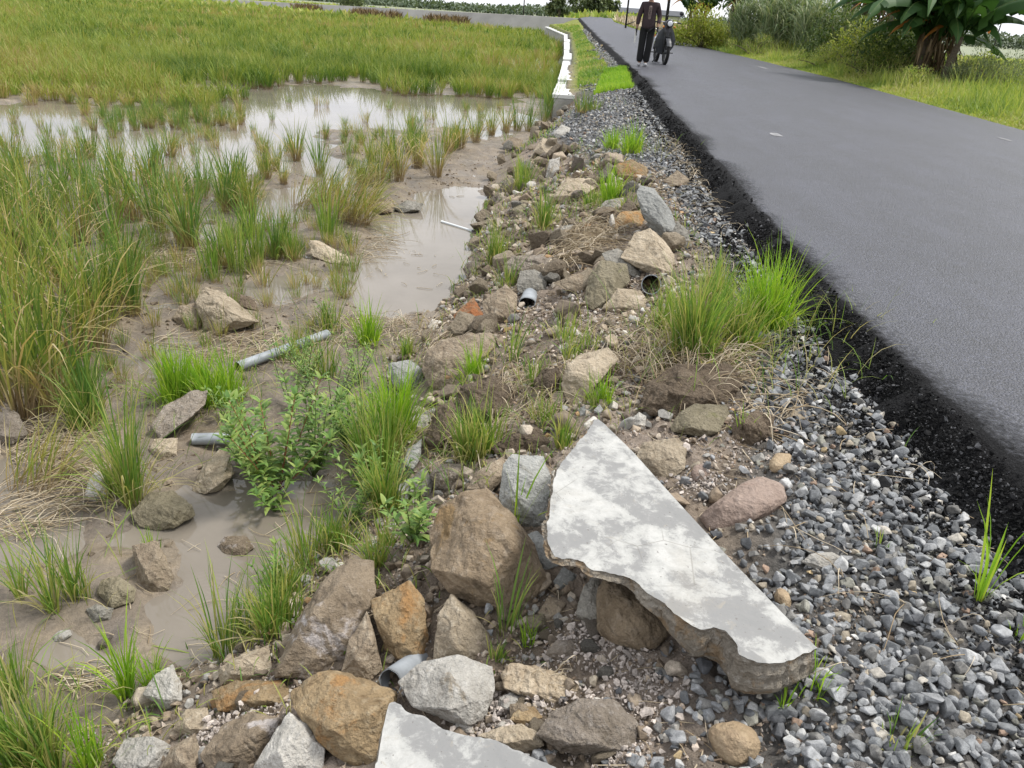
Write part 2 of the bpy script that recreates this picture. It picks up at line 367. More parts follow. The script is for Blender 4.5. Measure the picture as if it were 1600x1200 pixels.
grassmat('grass_young', [(.085, .18, .035), (.13, .24, .045), (.19, .30, .055), (.26, .34, .075), (.34, .34, .11), (.46, .40, .22)], transl=.4, base=(.22, .22, .07), base_to=.12)
grassmat('verge_grass', [(.13, .21, .045), (.21, .30, .06), (.29, .36, .075), (.38, .40, .10), (.46, .42, .22)], transl=.38)
grassmat('weed_leaf', [(.11, .21, .055), (.16, .27, .07), (.22, .33, .085), (.30, .37, .11)], transl=.35, rough=.45)
grassmat('cane_leaf', [(.10, .16, .07), (.17, .23, .12), (.25, .30, .17), (.33, .35, .22)], transl=.3)
grassmat('shrub_leaf', [(.028, .06, .014), (.05, .095, .02), (.09, .14, .03), (.15, .18, .045)], transl=.3)
grassmat('bush_lime', [(.15, .21, .03), (.22, .28, .04), (.29, .33, .05), (.33, .32, .10)], transl=.35)
grassmat('bush_grey', [(.07, .10, .05), (.11, .15, .07), (.16, .2, .10), (.21, .24, .12)], transl=.3)
grassmat('banana_leaf_mat', [(.022, .06, .018), (.035, .085, .024), (.06, .13, .035), (.10, .17, .05)], transl=.35, rough=.55)
grassmat('dead_leaf', [(.05, .033, .018), (.10, .068, .035), (.17, .12, .065), (.27, .2, .12)], transl=.25, rough=.85)
grassmat('straw', [(.27, .2, .12), (.39, .31, .2), (.50, .42, .3), (.58, .50, .38)], transl=.1, rough=.75)
grassmat('far_leaf', [(.06, .09, .055), (.085, .12, .07), (.12, .155, .09)], transl=.2)
simple('pvc_grey', (.25, .27, .29), .5, .35, 9, .45, bump=.0008)
simple('pvc_white', (.62, .64, .65), .4, .08, 5, .5, bump=.0005)
simple('pvc_inside', (.03, .03, .03), .6, .2)
simple('bark', (.12, .095, .065), .9, .3, 20, bump=.01)
simple('green_stem', (.10, .15, .04), .6, .3, 20)
simple('red_stem', (.30, .11, .06), .6, .3, 30)
simple('wall_render', (.60, .60, .58), .85, .12, 2.2, bump=.003)
simple('wall_stone', (.33, .32, .30), .95, .3, 3.5, bump=.02)
simple('dyke_concrete', (.31, .30, .28), .95, .15, .6, bump=.01)
simple('road_paint', (.20, .20, .205), .8, .45, 14)

# ------------------------------------------------------------------ mesh helpers
COL = SC.collection
def mesh_arr(name, V, Fa, mats, attrs=None, smooth=False, midx=None):
    V = np.asarray(V, np.float32); Fa = np.asarray(Fa, np.int32); k = Fa.shape[1]
    me = bpy.data.meshes.new(name)
    me.vertices.add(len(V)); me.vertices.foreach_set('co', V.ravel())
    me.loops.add(Fa.size); me.loops.foreach_set('vertex_index', Fa.ravel())
    me.polygons.add(len(Fa)); me.polygons.foreach_set('loop_start', np.arange(0, Fa.size, k, dtype=np.int32))
    me.polygons.foreach_set('loop_total', np.full(len(Fa), k, np.int32))
    if midx is not None: me.polygons.foreach_set('material_index', np.asarray(midx, np.int32))
    me.polygons.foreach_set('use_smooth', np.full(len(Fa), bool(smooth)))
    for m in (mats if isinstance(mats, (list, tuple)) else [mats]): me.materials.append(MATS[m] if isinstance(m, str) else m)
    for a, v in (attrs or {}).items():
        v = np.asarray(v, np.float32)
        if v.ndim == 2:
            if v.shape[1] == 3: v = np.hstack([v, np.ones((len(v), 1), np.float32)])
            at_ = me.attributes.new(a, 'FLOAT_COLOR', 'POINT'); at_.data.foreach_set('color', v.ravel())
        else:
            at_ = me.attributes.new(a, 'FLOAT', 'POINT'); at_.data.foreach_set('value', v)
    me.update(calc_edges=True); me.validate()
    return me
def link(name, me, parent=None, loc=None, rot=None, scale=None):
    o = bpy.data.objects.new(name, me); COL.objects.link(o)
    if parent is not None: o.parent = parent
    if loc is not None: o.location = tuple(float(q) for q in loc)
    if rot is not None: o.rotation_euler = rot
    if scale is not None: o.scale = scale if hasattr(scale, '__len__') else (scale,) * 3
    return o
def tag(o, label=None, cat=None, group=None, kind=None):
    if label: o['label'] = label
    if cat: o['category'] = cat
    if group: o['group'] = group
    if kind: o['kind'] = kind
    return o
def empty(name, loc=(0, 0, 0), rz=0):
    o = bpy.data.objects.new(name, None); COL.objects.link(o); o.location = tuple(float(q) for q in loc); o.rotation_euler = (0, 0, rz); o.empty_display_size = .1
    return o
def joinq(parts):
    """parts: list of (V, F); same face arity"""
    Vs, Fs, n = [], [], 0
    for v, f in parts: Vs.append(v); Fs.append(np.asarray(f) + n); n += len(v)
    return np.vstack(Vs), np.vstack(Fs)
def tube(P, rad, ns=8, cap=True):
    """tube along points P, radius per point; quads (caps as quads collapsing to a centre)"""
    P = np.asarray(P, float); n = len(P); rad = np.broadcast_to(rad, (n,)).astype(float)
    T = np.gradient(P, axis=0); T /= np.linalg.norm(T, axis=1)[:, None] + 1e-9
    ref = np.array([0, 0, 1.]) if abs(T[0][2]) < .9 else np.array([1., 0, 0])
    V = []
    A = np.cross(T[0], ref); A /= np.linalg.norm(A)
    for i in range(n):
        A = A - T[i] * np.dot(A, T[i]); A /= np.linalg.norm(A) + 1e-9; B = np.cross(T[i], A)
        th = np.arange(ns) * 2 * math.pi / ns
        V.append(P[i] + rad[i] * (np.cos(th)[:, None] * A + np.sin(th)[:, None] * B))
    V = np.vstack(V); Fq = []
    for i in range(n - 1):
        for j in range(ns):
            k = (j + 1) % ns; Fq.append((i * ns + j, i * ns + k, (i + 1) * ns + k, (i + 1) * ns + j))
    if cap:
        c0 = len(V); V = np.vstack([V, P[0][None], P[-1][None]])
        for j in range(0, ns, 2):
            a, b, c = j, (j + 1) % ns, (j + 2) % ns
            Fq.append((c0, c, b, a)); e = (n - 1) * ns; Fq.append((c0 + 1, e + a, e + b, e + c))
    return V, np.array(Fq)
def tubes_obj(name, lst, mat, parent=None, ns=6, smooth=True, **k):
    V, Fq = joinq([tube(P, r, ns) for P, r in lst])
    return link(name, mesh_arr(name, V, Fq, mat, smooth=smooth), parent, **k)
def box(c, s, rz=0):
    x, y, z = s[0] / 2, s[1] / 2, s[2] / 2
    V = np.array([(-x, -y, -z), (x, -y, -z), (x, y, -z), (-x, y, -z), (-x, -y, z), (x, -y, z), (x, y, z), (-x, y, z)], float)
    ca, sa = math.cos(rz), math.sin(rz)
    V = np.stack([V[:, 0] * ca - V[:, 1] * sa, V[:, 0] * sa + V[:, 1] * ca, V[:, 2]], 1) + np.array(c)
    return V, np.array([(0, 3, 2, 1), (4, 5, 6, 7), (0, 1, 5, 4), (1, 2, 6, 5), (2, 3, 7, 6), (3, 0, 4, 7)])
def bm_obj(name, bm, mat, parent=None, smooth=False, **k):
    me = bpy.data.meshes.new(name); bm.to_mesh(me); bm.free()
    for m in (mat if isinstance(mat, (list, tuple)) else [mat]): me.materials.append(MATS[m])
    if smooth: me.polygons.foreach_set('use_smooth', [True] * len(me.polygons))
    return link(name, me, parent, **k)

# blades: curved tapering strips
def blades(base, az, length, lean, droop, width, seg=4, rng=RNG, twist=.6, r=None, wprof=None):
    """base (n,3); az direction of lean; lean = initial tilt from vertical (rad); droop = extra tilt at tip"""
    n = len(base); S = seg
    base = np.asarray(base, float); az = np.broadcast_to(az, (n,)); length = np.broadcast_to(length, (n,)); lean = np.broadcast_to(lean, (n,)); droop = np.broadcast_to(droop, (n,)); width = np.broadcast_to(width, (n,))
    P = base.copy(); C = [P.copy()]
    ts = np.linspace(0, 1, S + 1)
    for k in range(S):
        tm = (k + .5) / S; a = lean + droop * tm ** 1.6
        st = length / S
        P = P + np.stack([np.sin(a) * np.sin(az) * st, np.sin(a) * np.cos(az) * st, np.cos(a) * st], 1)
        C.append(P.copy())
    C = np.stack(C, 1)
    pa = az + math.pi / 2 + rng.uniform(-twist, twist, n) + np.where(rng.random(n) < .5, 0, math.pi / 2 * twist)
    side = np.stack([np.sin(pa), np.cos(pa), np.zeros(n)], 1)
    wp = np.array(wprof(ts)) if wprof else np.array([.55 + .45 * min(1, t * 4) if t < .5 else 1.0 * (1 - ((t - .5) / .5) ** 1.7) + .04 for t in ts])
    off = side[:, None, :] * (width[:, None] * wp[None] / 2)[:, :, None]
    V = np.stack([C - off, C + off], 2).reshape(n * (S + 1) * 2, 3)
    i0 = (np.arange(n) * (S + 1) * 2)[:, None] + (np.arange(S) * 2)[None]
    Fq = np.stack([i0, i0 + 1, i0 + 3, i0 + 2], 2).reshape(-1, 4)
    t = np.tile(np.repeat(ts, 2), n)
    rr_ = rng.random(n) if r is None else np.broadcast_to(r, (n,))
    return V, Fq, t, np.repeat(rr_, (S + 1) * 2), C
def blade_mesh(name, sets, mat):
    Vs, Fs, ts, rs, n = [], [], [], [], 0
    for V, Fq, t, r, *_ in sets: Vs.append(V); Fs.append(Fq + n); ts.append(t); rs.append(r); n += len(V)
    return mesh_arr(name, np.vstack(Vs), np.vstack(Fs), mat, {'t': np.concatenate(ts), 'r': np.concatenate(rs)}, smooth=True)
# ================================================================== THE SETTING
def color_field(x, y, z):
    xl = xL(y); xr = xR(y); xt = xT(y); e = xl - .22; u = (x - xt) / np.maximum(e - xt, .1)
    n1 = fbm(x, y, 2.1, 4, 71)[:, None]; n2 = fbm(x, y, 9, 3, 73)[:, None]
    C = lambda *c: np.array(c)[None]
    mud = C(.235, .198, .155) * (1 + .28 * n1 + .22 * n2) + C(.03, .02, .0) * n2
    soil = C(.235, .19, .145) * (1 + .3 * n1 + .35 * n2)
    pink = C(.33, .275, .23) * (1 + .2 * n2)
    soil = soil + (pink - soil) * np.clip(.5 + 2.2 * n1, 0, 1) * .8
    grav = C(.12, .12, .118) * (1 + .3 * n2)
    g0 = np.interp(y, [1, 2, 3, 4, 6, 8, 9.5, 12, 15, 20], [.5, .74, 1.0, 1.18, 1.25, 1.3, .6, .25, .7, 1.2])
    k = sstep(0, .12, u)[:, None]; c = mud * (1 - k) + soil * k
    k = sstep(-.12, .12, x - g0 + .12 * n1[:, 0])[:, None] * .85; c = c * (1 - k) + grav * k
    k = (sstep(17, 19, y) * sstep(.0, .3, x - wallx(y)))[:, None]; c = c * (1 - k) + C(.2, .22, .06) * (1 + .3 * n2) * k
    k = sstep(-.1, .2, x - xr)[:, None]; c = c * (1 - k) + C(.16, .19, .06) * (1 + .25 * n1) * k
    k = sstep(20, 40, y)[:, None] * (x < xt)[:, None]; c = c * (1 - k) + C(.17, .2, .06) * k
    k = sstep(90, 130, np.hypot(x, y))[:, None]; c = c * (1 - k) + C(.20, .235, .085) * (1 + .2 * n1) * k
    return np.clip(c, .02, .9)
gv = np.stack([GX.ravel(), GY.ravel(), GZ.ravel()], 1)
ii = (np.arange(NR - 1)[:, None] * NA + np.arange(NA - 1)[None]).ravel()
gf = np.stack([ii, ii + NA, ii + NA + 1, ii + 1], 1)
# behind and under the viewer the same bank goes on: one more strip of ground
gnd = link('ground', mesh_arr('ground', gv, gf[:, ::-1] * 1, 'ground', {'col': color_field(gv[:, 0], gv[:, 1], gv[:, 2])}, smooth=True))
tag(gnd, kind='structure')
by, bx = np.meshgrid(np.linspace(-8, 1.2, 90), np.linspace(-9, 12, 160), indexing='ij')
bz = terrain(bx.ravel(), by.ravel()) - .03 - .05 * sstep(.0, 1, by.ravel())
bi = (np.arange(89)[:, None] * 160 + np.arange(159)[None]).ravel()
bv = np.stack([bx.ravel(), by.ravel(), bz], 1)
o = link('ground', mesh_arr('ground_near', bv, np.stack([bi, bi + 1, bi + 161, bi + 160], 1), 'ground', {'col': color_field(bv[:, 0], bv[:, 1], bv[:, 2])}, smooth=True)); tag(o, kind='structure')
# water sheet over the paddy
wx_, wy_ = [-70, 1.2], [.5, 95]
o = link('paddy_water', mesh_arr('water', [(-70, -6, W), (-.4, -6, W), (-.4, 12, W), (.9, 18, W), (1.4, 95, W), (-70, 95, W)], [(0, 1, 2, 5), (2, 3, 4, 5)], 'water')); tag(o, kind='structure')

# road: crowned sheet with a broken thick left edge
ys = np.concatenate([np.arange(-6, 9, .03), np.geomspace(9, 132, 420)])
prof = [(-.25, -.165), (-.215, -.15), (-.17, -.125), (-.13, -.092), (-.09, -.06), (-.055, -.032), (-.025, -.010), (0, 0), (.06, .004), (.2, .006)]
nxr = 26; V = []; col_idx = []
for y in ys: pass
XLv = xL(ys); XRv = xR(ys); Zv = zroad(ys)
edge_n = fbm(ys, ys * 0, 1.1, 3, 81) * .05 + fbm(ys, ys * 0, 6, 4, 83, .6) * .05 + fbm(ys, ys * 0, 30, 2, 87) * .01
cols = []
for (dx, dz) in prof:
    X = XLv + dx * (1 + .35 * fbm(ys, ys * 0, 1.7, 3, 85)) + edge_n * (1 if dx <= .0 else .3); Y = ys
    nn = fbm(X * 1, Y, 14, 4, 91) * (.055 if dx < -.02 and dx > -.24 else 0.0) + fbm(X, Y, 45, 2, 93) * (.024 if -.24 < dx < -.01 else 0)
    cols.append(np.stack([X + nn * .6, Y, Zv + dz + nn * .55], 1))
for k in range(1, nxr + 1):
    f = k / nxr; x0 = XLv + .2; X = x0 + (XRv - x0) * f
    crown = .045 * (1 - (2 * f - 1) ** 2)
    cols.append(np.stack([X, ys, Zv + .006 + crown - (.0 if k < nxr else .0)], 1))
cols.append(np.stack([XRv + .06, ys, Zv - .10], 1))
RV = np.stack(cols, 1); ny, nc = RV.shape[:2]
ri = (np.arange(ny - 1)[:, None] * nc + np.arange(nc - 1)[None]); rq = np.stack([ri, ri + 1, ri + nc + 1, ri + nc], 2)
ecol = np.zeros(nc); ecol[:7] = 1.2; ecol[7] = .85; ecol[8] = .46; ecol[9] = .22; ecol[10] = 0; ecol[-1] = .8
ev = np.broadcast_to(ecol[None], (ny, nc)).copy() + np.where(ecol[None] > .2, fbm(ys, ys * 0, 1.3, 3, 97)[:, None] * .25, 0)
road = link('road', mesh_arr('road', RV.reshape(-1, 3), rq.reshape(-1, 4), 'asphalt', {'e': ev.ravel()}, smooth=True)); tag(road, kind='structure')
# faint paint patches, 4 mm above the asphalt
def road_z(x, y):
    f = (x - (xL(y) + .2)) / (xR(y) - xL(y) - .2); return zroad(y) + .006 + .045 * (1 - (2 * f - 1) ** 2)
def hit_road(px, py):
    d = FWD + RIGHT * ((px - 800) / F_PX) + UP * (-(py - 600) / F_PX)
    P = CAM[None] + _T[:, None] * d[None]; return P[np.argmax(P[:, 2] <= road_z(P[:, 0], P[:, 1]))]
for (px, py, w, l) in [(1212, 211, .13, .30), (1192, 106, .13, 1.1), (932, 32, .15, 5), (1570, 218, .10, .35)]:
    p = hit_road(px, py); q = 10; a = np.linspace(0, 2 * math.pi, q, endpoint=False)
    X = p[0] + w / 2 * np.sign(np.cos(a)) * np.abs(np.cos(a)) ** .5 * RNG.uniform(.8, 1.1, q); Y = p[1] + l / 2 * np.sign(np.sin(a)) * np.abs(np.sin(a)) ** .5 * RNG.uniform(.8, 1.1, q)
    Vv = np.vstack([np.stack([X, Y, road_z(X, Y) + .004], 1), [[p[0], p[1], float(road_z(p[0], p[1])) + .004]]])
    o = link('road_marking', mesh_arr('road_marking', Vv, [(q, i, (i + 1) % q) for i in range(q)], 'road_paint')); tag(o, kind='structure')

# side road on a dyke at the far end of the paddy
dk = np.array([(6.5, 90, 1.10), (3.5, 93, 1.08), (-3, 97, .98), (-12, 103, .82), (-24, 111, .62), (-38, 121, .36), (-60, 140, .1), (-100, 175, -.2)])
def strip(path, prof):
    T = np.gradient(path, axis=0); T[:, 2] = 0; T /= np.linalg.norm(T, axis=1)[:, None]; N = np.stack([-T[:, 1], T[:, 0], T[:, 2] * 0], 1)
    R_ = np.stack([np.stack([path[:, 0] + N[:, 0] * a, path[:, 1] + N[:, 1] * a, path[:, 2] + b if not c else np.full(len(path), b)], 1) for a, b, c in prof], 1)
    n, m = R_.shape[:2]; i = (np.arange(n - 1)[:, None] * m + np.arange(m - 1)[None]); return R_.reshape(-1, 3), np.stack([i, i + 1, i + m + 1, i + m], 2).reshape(-1, 4)
V, Fq = strip(dk, [(1.6, -1.3, 1), (.35, -.02, 0), (.3, 0, 0), (-5, .02, 0), (-6.5, -1.6, 1)])
tag(link('side_road', mesh_arr('side_road', V, Fq, 'dyke_concrete')), kind='structure')

# ------------------------------------------------------------------ retaining wall
wall = empty('retaining_wall', (.75, 17.2, -.74)); tag(wall, 'low stone retaining wall with whitewashed stepped coping curving along the roadside paddy', 'wall')
wy = [17.2, 18.6, 21.0, 24.5, 29.5, 36, 44, 55, 75]; wz = [-.16, -.20, -.13, -.15, -.05, .02, .1, .18, .25]
for i in range(8):
    y0, y1 = wy[i], wy[i + 1]; n = max(3, int((y1 - y0) / .5)); yy = np.linspace(y0 + (.02 if i else 0), y1, n)
    zt = wz[i] + .006 * (yy - y0); xx = wallx(yy) - .18
    wd = .44
    parts = [np.stack([xx - .03, yy, zt - .07], 1), np.stack([xx - .03, yy, zt], 1), np.stack([xx + wd, yy, zt + .004], 1), np.stack([xx + wd, yy, zt - .07], 1)]
    RVv = np.stack(parts, 1); m = 4; k = (np.arange(n - 1)[:, None] * m + np.arange(3)[None]); fq = np.stack([k, k + 1, k + m + 1, k + m], 2).reshape(-1, 4)
    fq = np.vstack([fq, [(0, 3, 2, 1)], [((n - 1) * m, (n - 1) * m + 1, (n - 1) * m + 2, (n - 1) * m + 3)]])
    c = link('coping', mesh_arr('coping', RVv.reshape(-1, 3) - np.array([.75, 17.2, -.74]), fq, 'wall_render'), wall)
yy = np.linspace(17.2, 75, 240); zt = np.interp(yy, wy[:-1] + [75], [w - .07 for w in wz]) - .01
jj = lambda s: fbm(yy * 3, yy * 0 + s, 2, 3, s) * .03
parts = []
for h_, dx in ((-.95, -.03), (-.75, -.02), (-.5, 0), (-.3, .0), (-.1, .005), (0, .01)):
    parts.append(np.stack([wallx(yy) - .18 + dx + jj(int(h_ * 100) + 200), yy, np.maximum(zt + h_ * 1.0, W - .15)], 1))
parts += [np.stack([wallx(yy) + .24, yy, zt], 1), np.stack([wallx(yy) + .24, yy, zt - .6], 1)]
RVv = np.stack(parts, 1); n, m = RVv.shape[:2]; k = (np.arange(n - 1)[:, None] * m + np.arange(m - 1)[None]); fq = np.stack([k, k + 1, k + m + 1, k + m], 2).reshape(-1, 4)
fq = np.vstack([fq, [(0, 7, 6, 5), (0, 5, 4, 3), (0, 3, 2, 1)]])
link('wall_body', mesh_arr('wall_body', RVv.reshape(-1, 3) - np.array([.75, 17.2, -.74]), fq, 'wall_stone'), wall)

# ================================================================== STONES
def refine(bm, el, size, seed, amp=1.0):
    for _ in range(6):
        long_ = [e for e in bm.edges if e.calc_length() > el]
        if not long_ or len(bm.faces) > 9000: break
        bmesh.ops.subdivide_edges(bm, edges=long_, cuts=1, use_grid_fill=False)
        bmesh.ops.triangulate(bm, faces=[f for f in bm.faces if len(f.verts) > 3])
    bm.normal_update()
    P = np.array([v.co[:] for v in bm.verts]); N = np.array([v.normal[:] for v in bm.verts])
    d = size * amp * (.034 * n3(P, 2.2 / size, seed, 3) + .030 * n3(P, 8 / size, seed + 5, 5, .62))
    rg = 1 - 2 * np.abs(n3(P, 5 / size, seed + 9, 2)); d = d - size * amp * .02 * np.clip(rg - .75, 0, 1) * 4
    P = P + N * d[:, None]
    for v, p in zip(bm.verts, P): v.co = p
    bm.normal_update()
def hull_mesh(name, P, size, mat, seed, el=None, amp=1.0, bev=.05, smooth=True):
    bm = bmesh.new()
    for p in P: bm.verts.new(p)
    g = bmesh.ops.convex_hull(bm, input=bm.verts)
    bmesh.ops.delete(bm, geom=[v for v in bm.verts if not v.link_faces], context='VERTS')
    bmesh.ops.dissolve_limit(bm, angle_limit=R(9), verts=bm.verts, edges=bm.edges)
    if bev: bmesh.ops.bevel(bm, geom=list(bm.edges), offset=size * bev, segments=1, profile=.6, affect='EDGES', clamp_overlap=True)
    bmesh.ops.triangulate(bm, faces=bm.faces)
    refine(bm, el or size / 13, size, seed, amp)
    me = bpy.data.meshes.new(name); bm.to_mesh(me); bm.free(); me.materials.append(MATS[mat])
    if smooth: me.polygons.foreach_set('use_smooth', [True] * len(me.polygons))
    return me
NROCK = [0]
def rock(name, mat, label, flat, cat='rock', bulge=.30, thick=.62, tilt=.45, amp=1.0, bev=.012, lift=0., group=None, ninner=6):
    NROCK[0] += 1; rg = np.random.default_rng(100 + NROCK[0])
    poly = np.array(flat, float).reshape(-1, 2); b = int(np.argmax(poly[:, 1])); tpt = int(np.argmin(poly[:, 1]))
    p0 = at(*poly[b]); d0 = float(np.dot(p0 - CAM, FWD)); wpx = np.ptp(poly[:, 0]); hpx = max(6, np.ptp(poly[:, 1])); s = math.sqrt(wpx * hpx) * d0 / F_PX
    pt = at(*poly[tpt]); dt = float(np.dot(pt - CAM, FWD)); dt = min(max(dt, d0), d0 + 1.3 * s)
    dep = lambda q: d0 + (dt - d0) * tilt * (poly[b, 1] - q[1]) / hpx - lift
    ray = lambda q: FWD + RIGHT * ((q[0] - 800) / F_PX) + UP * (-(q[1] - 600) / F_PX)
    cen = poly.mean(0); pts = []
    for q in poly:
        pts.append(CAM + ray(q) * (dep(q) + s * .10 * rg.uniform(-1, 1)))
        qb = cen + (q - cen) * .80; pts.append(CAM + ray(qb) * (dep(q) + s * thick * rg.uniform(.8, 1.1)) + np.array([0, 0, -.08 * s]))
    for k in range(ninner):
        a = rg.uniform(0, 2 * math.pi) if ninner > 4 else (k + rg.uniform(-.3, .3)) * 2 * math.pi / ninner
        q = cen + np.array([math.cos(a) * wpx * .24, math.sin(a) * hpx * .24])
        pts.append(CAM + ray(q) * (dep(q) - s * bulge * rg.uniform(.55, 1.0)))
    pts = np.array(pts); org = p0 + np.array([0, 0, 0]); pts = pts - org
    me = hull_mesh(name, pts, s, mat, 200 + NROCK[0], amp=amp, bev=bev, el=max(s / 26, 2.2 / (F_PX / d0) * 1.4), smooth=name in ('cobble', 'pebble'))
    o = link(name, me, loc=org); tag(o, label, cat, group); return o
